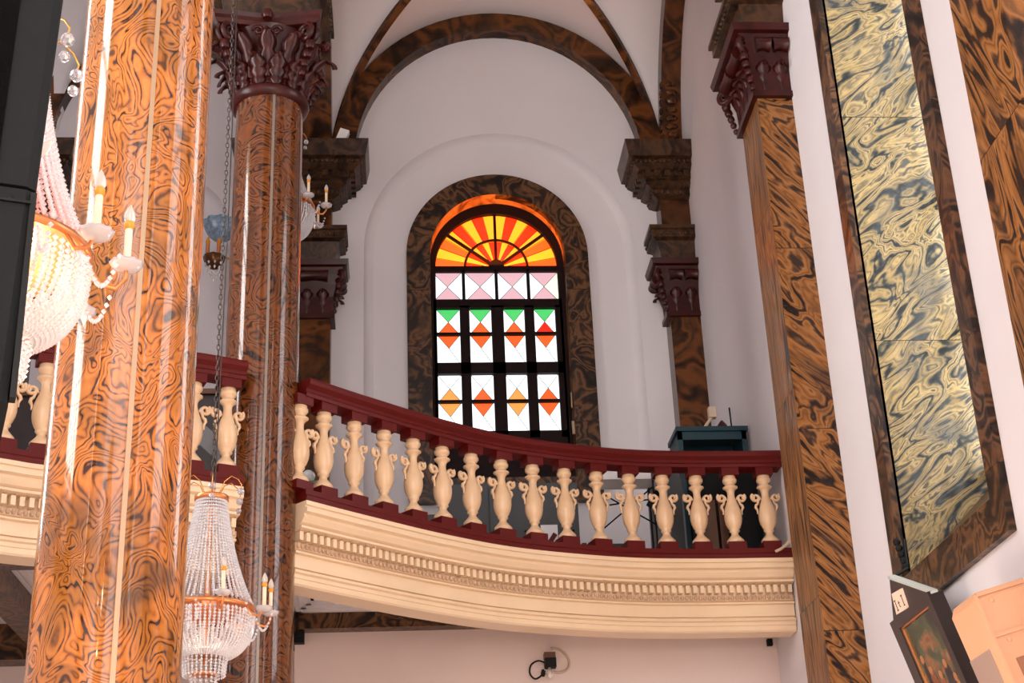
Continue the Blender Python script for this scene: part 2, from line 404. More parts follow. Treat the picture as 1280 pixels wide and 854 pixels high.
mb.poly([(WC-WR, YB, 7.6), (WC+WR, YB, 7.6), (WC+WR, YB+.42, 7.6), (WC-WR, YB+.42, 7.6)])
struct(mb, 'window_reveal', M['reveal'])

# --- stained glass window
win = tag(empty('window_1', (WC, YB+.3, 8.1)), kind='structure')
yg = YB+.30; fc, fz, fr = 1.318, 10.56, .78
mb = MB()
def ybar(mb, x0, x1, z0, z1, y0=yg-.03, y1=yg+.05, mi=0): mb.box(x0, x1, y0, y1, z0, z1, mi)
# outer frame
o_ = [(WC-WR-.01, 7.65)]+arch_pts(WC, WZ, WR+.01, WR+.01)[::-1]+[(WC+WR+.01, 7.65)]
i_ = [(fc-.82, 7.65)]+arch_pts(fc, fz, .785, .775)[::-1]+[(fc+.82, 7.65)]
i_[0] = (fc-.80, 7.65); i_[-1] = (fc+.80, 7.65)
for yy in (yg-.05, yg+.06): mb.add([(x, yy, z) for x, z in o_]+[(x, yy, z) for x, z in i_], [(k, k+1, k+1+len(o_), k+len(o_)) for k in range(len(o_)-1)])
mb.loft([[(x, yg-.05, z) for x, z in i_], [(x, yg+.06, z) for x, z in i_]], False, False)
mb.build('window_frame', M['joinery'], win)
# transoms and mullions
mb = MB()
ybar(mb, fc-.82, fc+.82, 10.495, 10.575); ybar(mb, fc-.82, fc+.82, 9.97, 10.09, yg-.05)
ybar(mb, fc-.82, fc+.82, 9.06, 9.21, yg-.05); ybar(mb, fc-.82, fc+.82, 7.65, 8.29, yg-.05)
for x in (.888, 1.31, 1.722): ybar(mb, x-.02, x+.02, 10.05, 10.52)
colsB = [(.535, .828), (.95, 1.228), (1.384, 1.652), (1.775, 2.045)]
ed = [fc-.82]+[v for c in colsB for v in c]+[fc+.82]
for k in range(0, 10, 2): ybar(mb, ed[k], ed[k+1], 8.2, 10.0, yg-.05)
mb.build('mullions', M['joinery'], win)
mb = MB()
for (a, b) in colsB:
    ybar(mb, a, b, 9.60, 9.635, yg-.03); ybar(mb, a, b, 8.68, 8.715, yg-.03)
mb.build('glazing_bars', M['joinery'], win)
# fan: radial bars, arc bar, hub
mb = MB()
mb.tube([(x, yg-.01, z) for x, z in arch_pts(fc, fz, .405, .40)], .018, 6)
for dg in (45-7, 90, 135+7):
    t = math.radians(dg); mb.bar((fc, yg-.01, fz), (fc+.80*cos(t), yg-.01, fz+.78*sin(t)), .035, .035)
mb.poly([(x, yg-.035, z) for x, z in arch_pts(fc, fz, .1, .11, 16)])
mb.build('fan_bars', M['joinery'], win)
# fan glass: sectors
def lead(mb, a, b, w=.0055): mb.bar((a[0], yg+.012, a[1]), (b[0], yg+.012, b[1]), .006, w)
names = ['orange', 'yellow', 'orange', 'yellow', 'red', 'yellow', 'red', 'yellow', 'yellow', 'red', 'yellow', 'red', 'yellow', 'orange', 'yellow', 'orange']
gl = ['orange', 'yellow', 'red', 'amber', 'white', 'pink', 'green', 'cream']; gm = [G[k] for k in gl]
lm = MB()
for ring_, (r0, r1) in enumerate(((.40, .80), (.09, .40))):
    n = 16 if ring_ == 0 else 14
    nm = names if ring_ == 0 else ['red', 'yellow', 'red', 'yellow', 'red', 'yellow', 'red', 'red', 'yellow', 'red', 'yellow', 'red', 'yellow', 'red']
    for k in range(n):
        t0, t1 = PI*k/n, PI*(k+1)/n; mb = MB()
        P = [(fc+r1*cos(t0+(t1-t0)*j/4), fz+r1*.98*sin(t0+(t1-t0)*j/4)) for j in range(5)]+[(fc+r0*cos(t1-(t1-t0)*j/4), fz+r0*.98*sin(t1-(t1-t0)*j/4)) for j in range(5)]
        mb.poly([(x, yg+.02, z) for x, z in P]); mb.poly([(x, yg+.026, z) for x, z in P][::-1])
        mb.build('fan_pane', G['f'+nm[n-1-k]], win)
        lead(lm, (fc+r0*cos(t0), fz+r0*sin(t0)), (fc+r1*cos(t0), fz+r1*sin(t0)))
def pane(x0, x1, z0, z1, tris):
    mb = MB()
    for cname, pts in tris: mb.poly([(x, yg+.02, z) for x, z in pts], gl.index(cname))
    mb.poly([(x0, yg+.03, z0), (x1, yg+.03, z0), (x1, yg+.03, z1), (x0, yg+.03, z1)], gl.index('white'))
    mb.build('pane', gm, win)
for k, (x0, x1) in enumerate([(.498, .868), (.908, 1.29), (1.33, 1.70), (1.744, 2.105)]):
    z0, z1 = 10.09, 10.495; c = ((x0+x1)/2, (z0+z1)/2)
    A, B, Cc, D = (x0, z0), (x1, z0), (x1, z1), (x0, z1)
    pane(x0, x1, z0, z1, [('pink', (A, B, c)), ('cream' if k == 3 else 'white', (B, Cc, c)), ('pink', (Cc, D, c)), ('white', (D, A, c))])
    lead(lm, A, Cc); lead(lm, B, D)
for k, (x0, x1) in enumerate(colsB):
    xm = (x0+x1)/2
    for (zb, zm, zt, green) in ((9.21, 9.617, 9.97, True), (8.29, 8.697, 9.06, False)):
        c1 = ['orange', 'orange', 'orange', 'red'][k] if green else ['amber', 'orange', 'amber', 'orange'][k]
        zc = (zm+zt)/2
        A, B, Cc, D, c = (x0, zm), (x1, zm), (x1, zt), (x0, zt), (xm, zc)
        pane(x0, x1, zm, zt, [(c1, (A, B, c)), ('white', (B, Cc, c)), ('green' if green else 'white', (Cc, D, c)), ('white', (D, A, c))])
        lead(lm, A, Cc); lead(lm, B, D)
        zc = zm-(zt-zm)/2-.01; A, B, D, Cc = (x0, zm), (x1, zm), (x0, zb), (x1, zb); c = (xm, zc)
        pane(x0, x1, zb, zm, [('orange' if c1 != 'amber' else 'amber', (A, c, B)), ('white', (B, c, Cc)), ('white', (Cc, D, c)), ('white', (A, D, c))])
        lead(lm, A, c); lead(lm, B, c); lead(lm, c, Cc)
lm.build('lead_lines', M['lead'], win)
mb = MB(); mb.box(fc+.83, fc+.86, YB+.02, YB+.06, 8.15, 8.32); mb.box(fc+.835, fc+.85, YB+.03, YB+.05, 8.5, 8.7)
mb.build('window_hinge', M['steel'], win)

# daylight falling through the fan of coloured glass onto the reveal
fan = bpy.data.lights.new('fanlight_daylight', 'AREA'); fan.shape = 'RECTANGLE'; fan.size = 1.3; fan.size_y = .16; fan.energy = 16; fan.color = (1, .30, .04)
fo = bpy.data.objects.new('fanlight_daylight', fan); fo.location = (fc, yg-.15, fz+.02); fo.rotation_euler = (math.radians(180), 0, 0); COL.objects.link(fo)
# --- right wall with deep side windows
rw = lambda s, z, d: (XW+d, s, z)
SW = [(9.845, .915, 10.6, 4.53), (4.87, .915, 10.6, 4.53), (-.11, .915, 10.6, 4.53)]
wall_with_openings('wall_right', M['wall'], -10, YB+.1, 15.5, SW, rw, None)
XG = 4.62
nwin = [2]
def side_window(c, r, zs, zb, side=1):
    base = XW if side == 1 else XL
    X = (lambda d: base+side*d)
    mk = lambda s, z, d: (X(d), s, z)
    sw = tag(empty('window_%d' % nwin[0], (base, c, zb)), kind='structure'); nwin[0] += 1
    mb = MB(); mb.loft([[mk(c-r, zb, 0), mk(c-r, zs, 0)], [mk(c-r, zb, .83), mk(c-r, zs, .83)]], False, False)
    pr = [(c-r, zb)]+arch_pts(c, zs, r, r)[::-1]+[(c+r, zb)]
    mb.loft([[mk(s, z, 0) for s, z in pr], [mk(s, z, .84) for s, z in pr]], False, False)
    mb.build('jamb', M['pale'], sw)
    mb = MB(); zt = zb+.78
    mb.loft([[mk(c-r, zb, 0), mk(c+r, zb, 0)], [mk(c-r, zt, .83), mk(c+r, zt, .83)]], False, False); mb.build('sill', M['dark'], sw)
    mb = MB()
    rings = []
    for rr, e, d in ((r+.21, .27, .0), (r+.21, .27, -.05), (r+.0, 0, -.05), (r+.0, 0, .02)):
        rings.append([mk(s, z, d) for s, z in [(c-rr, zb-e)]+arch_pts(c, zs, rr, rr)[::-1]+[(c+rr, zb-e)]])
    mb.loft([[q for q in rg]+[rg[0]] for rg in rings], False, False)
    mb.build('surround', M['dark'], sw)
    mb = MB(); mb.poly([mk(s, z, .82) for s, z in [(c-r, zt)]+arch_pts(c, zs, r, r)[::-1]+[(c+r, zt)]]); mb.build('pane', G['day' if side == 1 else 'sun'], sw)
    mb = MB()
    for q in (-.5, 0, .5): mb.box(min(X(.74), X(.8)), max(X(.74), X(.8)), c+q*r-.03, c+q*r+.03, zt, zs+r*.85)
    for z in (zt+.05, 6.6, 7.8, 9.0, 10.2, 10.6): mb.box(min(X(.74), X(.8)), max(X(.74), X(.8)), c-r, c+r, z-.04, z+.04)
    mb.build('window_frame', M['joinery'], sw)
for a in SW: side_window(*a)
# --- left aisle wall and its windows
lw = lambda s, z, d: (XL-d, s, z)
wall_with_openings('wall_left', M['wall'], -10, YB+.1, 15.5, [(9.845, .8, 10.6, 4.53), (4.87, .8, 10.6, 4.53), (-.11, .8, 10.6, 4.53)], lw, None)
for c in (9.845, 4.87, -.11): side_window(c, .8, 10.6, 4.53, -1)

# --- vaults
def zx(x, c, a, b, sp=SP):
    q = 1-((x-c)/a)**2
    return sp+b*math.sqrt(q) if q > 0 else sp
mb = MB()
def vault(mb, cx, ax, cy, ay, b=2.34, bx=None, n=36):
    bx = bx or b; V = []
    for j in range(n+1):
        for i in range(n+1):
            x = cx-ax+2*ax*(.5-.5*cos(PI*i/n)); y = cy-ay+2*ay*(.5-.5*cos(PI*j/n))
            V.append((x, y, max(zx(x, cx, ax, bx), zx(y, cy, ay, b))))
    mb.add(V, [(j*(n+1)+i, j*(n+1)+i+1, (j+1)*(n+1)+i+1, (j+1)*(n+1)+i) for j in range(n) for i in range(n)], 0, True)
NX, NA = 1.38, 2.2
for cy in (14.9, 9.9, 4.9, -.1, -5.1):
    vault(mb, NX, NA, cy, 2.25); vault(mb, -2.95, 1.42, cy, 2.25, bx=2.34)
struct(mb, 'ceiling', M['wall'])
# transverse and wall arches
nt_ = [2]
def arch_band(axis, c, a_in, b_in, a_out, b_out, p0, p1, mat=None, z=SP, n=36):
    mb = MB(); mk = (lambda s, zz, p: (s, p, zz)) if axis == 'x' else (lambda s, zz, p: (p, s, zz))
    A = arch_pts(c, z, a_in, b_in, n); Bq = arch_pts(c, z, a_out, b_out, n)
    rings = [[mk(Bq[i][0], Bq[i][1], p0), mk(A[i][0], A[i][1], p0), mk(A[i][0], A[i][1], p1), mk(Bq[i][0], Bq[i][1], p1)] for i in range(n+1)]
    mb.loft(rings, True, True, 0, False)
    o = struct(mb, 'trim_%d' % nt_[0], mat or M['arch']); nt_[0] += 1; return o
arch_band('x', NX, 1.88, 2.08, 2.18, 2.33, 16.93, YB)
arch_band('x', -3.07, 1.33, 2.0, 1.60, 2.33, 16.93, YB)
for cy in (14.9, 9.9, 4.9, -.1):
    arch_band('y', cy, 2.0, 2.1, 2.26, 2.36, 3.53, XW)
    arch_band('y', cy, 1.95, 2.05, 2.26, 2.36, -1.55, -.79)
    arch_band('x', NX, 1.95, 2.1, 2.22, 2.36, cy-2.9, cy-2.2)
# ceiling caps over the piers
mb = MB()
for cy in (14.9, 9.9, 4.9, -.1):
    mb.box(-4.75, 3.79, cy-2.8, cy-2.25, 14.2, 14.3)
mb.box(-1.56, -.8, -8, YB, 14.2, 14.3); mb.box(3.55, 3.8, -8, YB, 14.2, 14.3); mb.box(-4.76, -4.3, -8, YB, 14.2, 14.3)
mb.box(-1.5, -.84, 12.9, 16.9, 14.0, 14.2)
struct(mb, 'ceiling_ridge', M['wall'])
# diagonal ribs
for cx, ax, cy in ((NX, NA, 14.9),):
    for sx in (1, -1):
        mb = MB(); R_ = []
        for i in range(0, 49):
            t = -PI+PI*i/48; k = cos(t)
            x = cx+sx*ax*.985*k; y = cy+2.22*k
            z = SP+2.34*abs(sin(t))
            dx, dy = Vector((sx*ax, 2.22)).normalized(); nx, ny = -dy, dx
            hw = .045
            R_.append([(x+nx*hw, y+ny*hw, z+.04), (x+nx*hw, y+ny*hw, z-.05), (x-nx*hw, y-ny*hw, z-.05), (x-nx*hw, y-ny*hw, z+.04)])
        mb.loft(R_, True, True); struct(mb, 'trim_%d' % nt_[0], M['arch']); nt_[0] += 1

# =================================================================== PILASTERS AND COLUMNS
def cornice_parts(root, x0, x1, y0, y1, L, R, F, B, face='carved'):
    """small architrave block, frieze and big cornice above the red capital; carved courses"""
    mb = MB()
    stack(mb, [(10.28, .0), (10.3, .04), (10.58, .10), (10.60, .17), (10.70, .17), (10.71, .20), (10.76, .20), (10.765, .0)], x0, x1, y0, y1, L, R, F, B)
    mb.build('architrave', M['carved'], root)
    mb = MB(); stack(mb, [(10.765, .0), (11.22, .0)], x0, x1, y0, y1, L, R, F, B); mb.build('frieze', M['arch'], root)
    mb = MB()
    stack(mb, [(11.22, .02), (11.25, .10), (11.32, .10), (11.33, .14), (11.36, .19), (11.40, .19), (11.41, .24), (11.50, .24), (11.51, .29), (11.55, .36), (11.62, .36), (11.63, .43), (11.84, .47), (11.85, .47)], x0, x1, y0, y1, L, R, F, B)
    mb.build('cornice', M['carved'], root)
    # bead rows and dentils
    mb = MB()
    def row(o, z, step, w, h, d, ball=False):
        n = max(2, int((x1-x0+o*(L+R))/step))
        if F:
            for i in range(n):
                x = x0-o*L+(x1-x0+o*(L+R))*(i+.5)/n
                if ball: mb.sphere((x, y0-o, z), w, 8)
                else: mb.box(x-w/2, x+w/2, y0-o-d, y0-o, z-h/2, z+h/2)
        n = max(2, int((y1-y0+o)/step))
        for sd, xx, on in ((-1, x0-o, L), (1, x1+o, R)):
            if not on: continue
            for i in range(n):
                y = y0-o*F+(y1-y0+o*F)*(i+.5)/n
                if ball: mb.sphere((xx, y, z), w, 8)
                else: mb.box(min(xx, xx+sd*d), max(xx, xx+sd*d), y-w/2, y+w/2, z-h/2, z+h/2)
    row(.17, 10.65, .07, .026, .05, .03, True)
    row(.10, 11.285, .075, .028, .05, .03, True)
    row(.24, 11.455, .12, .07, .08, .06)
    row(.36, 11.585, .06, .03, .05, .02, True)
    mb.build('bead_moulding', M['carved'], root)

def leaf(mb, base, n, h, wd, out, curl=.05, mi=0, lobes=4):
    """acanthus leaf standing on base, leaning outwards along n"""
    n = Vector((n[0], n[1], 0)).normalized(); t = Vector((-n.y, n.x, 0)); base = Vector(base); K = 26; rings = []
    for i in range(K+1):
        u = i/K
        if u < .72: z = h*u/.72; o = out*(u/.72)**2.2
        else:
            q = (u-.72)/.28*PI*1.1; z = h+curl*sin(q)*.8-curl*.9*(1-cos(q))*.5; o = out+curl*(1-cos(q))*.9
        ww = wd*(.55+.6*sin(PI*min(1, u*1.05))**.8)*(.8+.42*abs(sin(u*PI*lobes)))*(1 if u < .72 else max(.15, 1-(u-.72)/.3))
        c = base+n*o+Vector((0, 0, z)); th = .02
        rings.append([c-t*ww/2-n*.012, c-t*ww/4+n*.012, c+n*.03, c+t*ww/4+n*.012, c+t*ww/2-n*.012, c-n*th])
    mb.loft(rings, True, True, mi, True)

def volute(mb, c, n, r, turns=1.9, th=.02, w=.05, flip=1):
    """flat spiral roll lying in the vertical plane that contains n"""
    n = Vector((n[0], n[1], 0)).normalized(); c = Vector(c); pts = []; rr = []
    K = 26
    for i in range(K+1):
        u = i/K; a = PI/2*1.6-u*turns*2*PI*flip; q = r*(1-.82*u)
        pts.append(c+n*q*cos(a)+Vector((0, 0, q*sin(a)))); rr.append(th*(1.15-.5*u))
    mb.tube(pts, rr, 8)

def column(name, cx, cy, r, label, mat, seam_ang, zs=1.0):
    root = tag(empty(name, (cx, cy, 0)), label, 'column', 'burl marble columns between nave and aisle')
    mb = MB(); mb.lathe([(r*1.02, .5), (r*1.015, 4), (r, 7), (r*.97, 9.5)], (cx, cy, 0), 72); mb.build('shaft', mat, root)
    mb = MB(); mb.lathe([(r*1.5, 0), (r*1.5, .2), (r*1.35, .25), (r*1.4, .32), (r*1.2, .4), (r*1.05, .5)], (cx, cy, 0), 48); mb.build('base', M['dark'], root)
    a0 = math.atan2(-cy, -cx)
    for k, s in enumerate((seam_ang, seam_ang+PI*.66, seam_ang-PI*.66)):
        a = a0+s; mb = MB(); d = Vector((cos(a), sin(a), 0)); t = Vector((-d.y, d.x, 0)); R_ = []
        for z, q in ((.5, 1.02), (4, 1.015), (7, 1), (9.5, .97)):
            p = Vector((cx, cy, z))+d*r*q; R_.append([p-t*.011-d*.004, p-t*.011+d*.006, p+t*.011+d*.006, p+t*.011-d*.004])
        mb.loft(R_); mb.build('joint_strip', M['steel'] if mat == M['burl'] else M['strip'], root)
    # Corinthian capital
    mb = MB()
    mb.lathe([(r*.97, 9.47), (r*1.12, 9.49), (r*1.16, 9.53), (r*1.12, 9.57), (r*.99, 9.59)], (cx, cy, 0), 48); mb.build('astragal', M['redcarve'], root)
    cp = MB().lathe([(r*.97, 9.56), (r*1.0, 9.8), (r*1.15, 10.05), (r*1.38, 10.18)], (cx, cy, 0), 32).build('capital', M['redcarve'], root)
    for k in range(12):
        a = 2*PI*k/12+PI/12; n = (cos(a), sin(a)); lf = MB(); leaf(lf, (cx+n[0]*r*1.0, cy+n[1]*r*1.0, 9.58), n, .24, .14, .09, .05); lf.build('acanthus_leaf', M['redcarve'], cp)
    for k in range(12):
        a = 2*PI*k/12; n = (cos(a), sin(a)); lf = MB(); leaf(lf, (cx+n[0]*r*1.0, cy+n[1]*r*1.0, 9.66), n, .36, .13, .17, .06); lf.build('acanthus_leaf', M['redcarve'], cp)
    for k in range(4):
        a = PI/4+PI/2*k; n = Vector((cos(a), sin(a), 0)); v = MB(); t = Vector((-n.y, n.x, 0))
        for sg in (-.035, .035): volute(v, Vector((cx, cy, 10.09))+n*(r+.21)+t*sg, n, .095, th=.026)
        v.tube([Vector((cx, cy, 9.78))+n*(r+.03), Vector((cx, cy, 9.95))+n*(r+.06), Vector((cx, cy, 10.12))+n*(r+.17)], [.02, .03, .035], 8)
        # tassel of carved leaf hanging under the volute
        for j in range(4): v.sphere((cx+n.x*(r+.23-.035*j), cy+n.y*(r+.23-.035*j), 9.96-.085*j), .055-.006*j, 8, sc=(1, 1, 1.1))
        v.build('volute', M['redcarve'], cp)
    for k in range(4):
        a = PI/2*k; n = Vector((cos(a), sin(a), 0)); t = Vector((-n.y, n.x, 0)); v = MB()
        for sg in (-1, 1):
            pts = [Vector((cx, cy, 10.07))+n*(r+.14)+t*sg*(.05+.055*(1-.75*u)*cos(u*7)+.03)+Vector((0, 0, .055*(1-.75*u)*sin(u*7))) for u in [j/14 for j in range(15)]]
            v.tube(pts, .014, 6)
        v.sphere((cx+n.x*(r+.19), cy+n.y*(r+.19), 10.21), .06, 8); v.build('fleuron', M['redcarve'], cp)
    mb = MB(); rings = []
    for z, s in ((10.17, .93), (10.20, .99), (10.24, 1.0), (10.28, 1.03)):
        P = []
        for k in range(4):
            a = PI/4+PI/2*k
            for j in range(9):
                u = j/8; b0 = Vector((cos(a), sin(a), 0))*(r+.37)*s; b1 = Vector((cos(a+PI/2), sin(a+PI/2), 0))*(r+.37)*s
                m = b0.lerp(b1, u); m -= m.normalized()*.07*sin(PI*u) if 0 < u < 1 else Vector((0, 0, 0))
                if j < 8: P.append((cx+m.x, cy+m.y, z))
        rings.append(P)
    mb.loft(rings); mb.build('abacus', M['redcarve'], root)
    cornice_parts(root, cx-.36, cx+.36, cy-.36, cy+.36, 1, 1, 1, 1)
    root.scale = (1, 1, zs)
    return root
column('marble_column', -1.135, 12.04, .313, 'brown burl marble column with dark red leaf capital, standing where the balcony balustrades meet', M['burl_dim'], .12, .993)
column('marble_column', -1.25, 6.6, .318, 'wide glossy orange burl marble column standing nearest, beside the lit chandelier', M['burl'], .11)

def pilaster(x0, x1, y0, y1, L, R, F, B, label, shaft=M['vein'], nave=None, z0=0.0):
    root = tag(empty('marble_pilaster', ((x0+x1)/2, (y0+y1)/2, z0)), label, 'pilaster', 'marble wall pilasters with red capitals')
    mb = MB(); mb.box(x0, x1, y0, y1, z0, 9.6)
    if nave: mb.m = [0, 0, 0, 0, 1, 0] if L else [0, 0, 0, 0, 0, 1]
    mb.build('shaft', [shaft, nave or shaft], root)
    # red capital: neck, leafy body, rolls, abacus
    mb = MB()
    stack(mb, [(9.56, .0), (9.56, .05), (9.62, .05), (9.63, .02), (9.85, .03), (10.0, .07), (10.12, .11), (10.20, .15), (10.21, .20), (10.28, .22), (10.285, .0)], x0, x1, y0, y1, L, R, F, B)
    cp = mb.build('capital', M['redcarve'], root)
    def face(n, t, p0, wdt):
        k = max(2, int(wdt/.16))
        for i in range(k):
            c = Vector(p0)+Vector(t)*(wdt*(i+.5)/k); lf = MB()
            leaf(lf, (c.x, c.y, 9.64), n, .27, .13, .06, .04); lf.build('acanthus_leaf', M['redcarve'], cp)
        rl = MB(); a = Vector(p0)+Vector(n)*.12; b = a+Vector(t)*wdt
        for j in range(2):
            s0, s1 = a.lerp(b, .02+.5*j), a.lerp(b, .46+.5*j); rl.tube([(s0.x, s0.y, 10.09), (s0.x*.5+s1.x*.5, s0.y*.5+s1.y*.5, 10.1), (s1.x, s1.y, 10.09)], [.075, .06, .075], 12)
        rl.build('scroll_roll', M['redcarve'], cp)
    if F: face((0, -1, 0), (1, 0, 0), (x0, y0, 0), x1-x0)
    if L: face((-1, 0, 0), (0, 1, 0), (x0, y0, 0), y1-y0)
    if R: face((1, 0, 0), (0, 1, 0), (x1, y0, 0), y1-y0)
    if B: face((0, 1, 0), (1, 0, 0), (x0, y1, 0), x1-x0)
    v = MB()
    for sx, on in ((0, L), (1, R)):
        if not on: continue
        for yy, sy in ((y0, -1), (y1, 1)):
            if sy == 1 and not B: continue
            n = Vector((-1 if sx == 0 else 1, sy, 0)).normalized(); c = Vector((x0 if sx == 0 else x1, yy, 10.08))+n*.15
            volute(v, c, n, .085, th=.028)
            for j in range(5): v.sphere((c.x-n.x*.02*j, c.y-n.y*.02*j, 9.96-.08*j), .05-.005*j, 8)
    if v.v: v.build('volute', M['redcarve'], cp)
    cornice_parts(root, x0, x1, y0, y1, L, R, F, B)
    return root
pilaster(3.41, XW, 16.85, YB, 1, 0, 1, 0, 'narrow dark marble pilaster in the far corner beside the teal cabinet', M['arch'])
pilaster(-1.55, -.775, 16.85, YB, 1, 1, 1, 0, 'dark marble pilaster on the far wall, half hidden by the brown burl column', M['arch'])
pilaster(-4.75, -4.38, 16.85, YB, 0, 1, 1, 0, 'dark far wall pilaster glimpsed behind the orange burl column and loudspeaker', M['arch'])
pilaster(3.454, XW, 12.0, 12.67, 1, 0, 1, 1, 'tall veined marble pilaster with red scrolled capital at the balcony end', M['vein'], M['vein_side'])
pilaster(3.454, XW, 6.85, 7.52, 1, 0, 1, 1, 'boldly veined brown marble pilaster nearest the camera, beyond the side window', M['vein_big'], M['vein_big'])
# carved relief foot of the wall arch above the far corner cornice
mb = MB()
for k in range(9):
    t = .06+.055*k; z = SP+2.1*sin(t); y = 14.9+2.0*cos(t)
    mb.sphere((3.53, y+.03, z), .055, 8, sc=(.5, 1, 1)); mb.sphere((3.66, y-.02, z), .06, 8, sc=(1.4, .5, .8))
tag(mb.build('arch_rosettes', M['carved_rel'], loc=(3.6, 16.85, SP)), 'carved marble rosettes on the foot of the side arch above the corner cornice', 'carving')

# =================================================================== BALCONY
PR = smooth_path([(-.80, 12.0), (-.307, 12.446), (.40, 13.04), (1.104, 13.493), (2.065, 13.845), (2.872, 13.957), (3.78, 13.975)], 70)
PL = smooth_path([(-4.73, 9.85), (-3.3, 10.75), (-2.94, 10.95), (-2.7, 11.09), (-2.1, 11.31), (-1.62, 11.49), (-1.25, 11.665)], 40)
def plen(P): return sum((P[i+1]-P[i]).length for i in range(len(P)-1))

def cornice(P, label, ret_end):
    root = tag(empty('balcony_cornice', (P[0].x, P[0].y, 4.93)), label, 'cornice')
    pr = [(-.30, 5.6), (.11, 5.6), (.11, 5.565), (.095, 5.56), (.095, 5.548), (.12, 5.54), (.12, 5.505), (.08, 5.495), (.085, 5.47), (.055, 5.43), (.02, 5.41), (.05, 5.405), (.05, 5.385), (.02, 5.38), (-.005, 5.375), (-.06, 5.365), (-.06, 5.275), (-.02, 5.268), (-.02, 5.225), (-.045, 5.215), (-.015, 5.205), (-.015, 5.19), (-.05, 5.185), (-.05, 5.075), (-.07, 5.07), (-.07, 5.06), (-.02, 5.05), (-.02, 5.03), (-.045, 5.02), (-.045, 4.99), (-.055, 4.985), (-.055, 4.945), (-.07, 4.93), (-.30, 4.93)]
    # closed ends: return the moulding by sweeping the same section
    mb = MB(); sweep(mb, P, pr); mb.build('fascia', M['cream'], root)
    mb = MB(); L = plen(P); n = int(L/.070)
    for i in range(n):
        p, t = at_len(P, L*(i+.5)/n); nn = Vector((t.y, -t.x)); T = Matrix(((t.x, nn.x, 0, p.x), (t.y, nn.y, 0, p.y), (0, 0, 1, 0), (0, 0, 0, 1)))
        mb.box(-.019, .019, -.07, .012, 5.292, 5.365, 0, T)
    mb.build('dentil_course', M['cream'], root)
    mb = MB(); n = int(L/.044)
    for i in range(n):
        p, t = at_len(P, L*(i+.5)/n); nn = Vector((t.y, -t.x)); q = p+nn*(-.014)
        mb.sphere((q.x, q.y, 5.247), .02, 6, sc=(1, 1, 1.35))
        if i % 2 == 0: mb.sphere((p.x+nn.x*.012, p.y+nn.y*.012, 5.377), .011, 6)
    mb.build('egg_moulding', M['egg'], root)
    return root
cornice(PR, 'cream curved balcony cornice with dentils, running to the right wall', True)
cornice(PL, 'cream balcony cornice with dentils between the two burl columns and beyond', True)

# baluster prototype (local coordinates, axis at origin, z from 0)
BPROF = [(.082, 0), (.086, .012), (.084, .03), (.07, .045), (.055, .062), (.036, .085), (.034, .105), (.05, .12), (.052, .13), (.046, .138), (.062, .16), (.078, .20), (.086, .245), (.086, .29), (.078, .34), (.06, .395), (.044, .44), (.036, .48), (.035, .505), (.04, .53), (.056, .55), (.074, .562), (.074, .572), (.056, .58), (.047, .592), (.05, .604), (.064, .618), (.07, .63), (.07, .65), (.062, .66), (.062, .682)]
def scroll_mesh(sg):
    mb = MB(); pts = []; rr = []
    cx_, cz = .098*sg, .465
    for i in range(19):
        u = i/18; a = math.radians(-60+u*470); q = .014+.028*u
        pts.append((cx_+sg*q*cos(a)*-1*-1, 0, cz+q*sin(a)*1.0)); rr.append(.012+.003*u)
    # tail runs from the curl down to a smaller curl and onto the belly
    e = pts[-1]
    tail = [(.076*sg, 0, .425), (.082*sg, 0, .40), (.100*sg, 0, .385), (.106*sg, 0, .362), (.096*sg, 0, .345), (.090*sg, 0, .325), (.094*sg, 0, .295)]
    mb.tube(pts, rr, 6); mb.tube([(.05*sg, 0, .44), (.062*sg, 0, .47), (.07*sg, 0, .478)], .011, 6)
    mb.tube([(.066*sg, 0, .45)]+tail, [.014, .013, .012, .015, .015, .012, .010, .006], 6)
    for k, v in enumerate(mb.v): mb.v[k] = (v[0], v[1]*1.4, v[2])
    return mb
def mesh_of(mb, name, mat):
    o = mb.build(name, mat); me = o.data; bpy.data.objects.remove(o); return me
ME_B = mesh_of(MB().lathe(BPROF, (0, 0, 0), 20), 'baluster', M['creamb'])
ME_S = [mesh_of(scroll_mesh(s), 'scroll_handle', M['creamb']) for s in (1, -1)]
ME_BK = [mesh_of(MB().box(-.085, .085, -.075, .075, 6.455, 6.54), 'top_block', M['red']), mesh_of(MB().box(-.088, .088, -.088, .088, 5.70, 5.775), 'foot_block', M['red'])]
def link(name, me, loc, rz, parent):
    o = bpy.data.objects.new(name, me); COL.objects.link(o); o.location = loc; o.rotation_euler = (0, 0, rz); o.parent = parent; return o
def balustrade(P, stations, label):
    root = tag(empty('balustrade', (P[0].x, P[0].y, 5.6)), label, 'balustrade'); base = wloc(root)
    hr = [(-.10, 6.53), (.085, 6.53), (.09, 6.56), (.075, 6.575), (.085, 6.60), (.125, 6.63), (.135, 6.66), (.12, 6.685), (-.11, 6.685), (-.12, 6.66), (-.10, 6.6)]
    mb = MB(); sweep(mb, P, hr); mb.build('handrail', M['red'], root)
    mb = MB(); sweep(mb, P, [(-.12, 5.6), (.11, 5.6), (.115, 5.64), (.10, 5.655), (.10, 5.70), (-.10, 5.70)]); mb.build('base_rail', M['red'], root)
    for q in stations:
        p, t = at_len(P, q); a = math.atan2(t.y, t.x)
        b = link('baluster', ME_B, (p.x-base.x, p.y-base.y, 5.775-base.z), a, root)
        for me in ME_S: link('scroll_handle', me, (0, 0, 0), 0, b)
        link('top_block', ME_BK[0], (0, 0, -5.775), 0, b); link('foot_block', ME_BK[1], (0, 0, -5.775), 0, b)
    return root
LR = plen(PR); st = [.0, .262]; s0 = .262+.3385
while s0 < LR-.06: st.append(s0); s0 += .3385
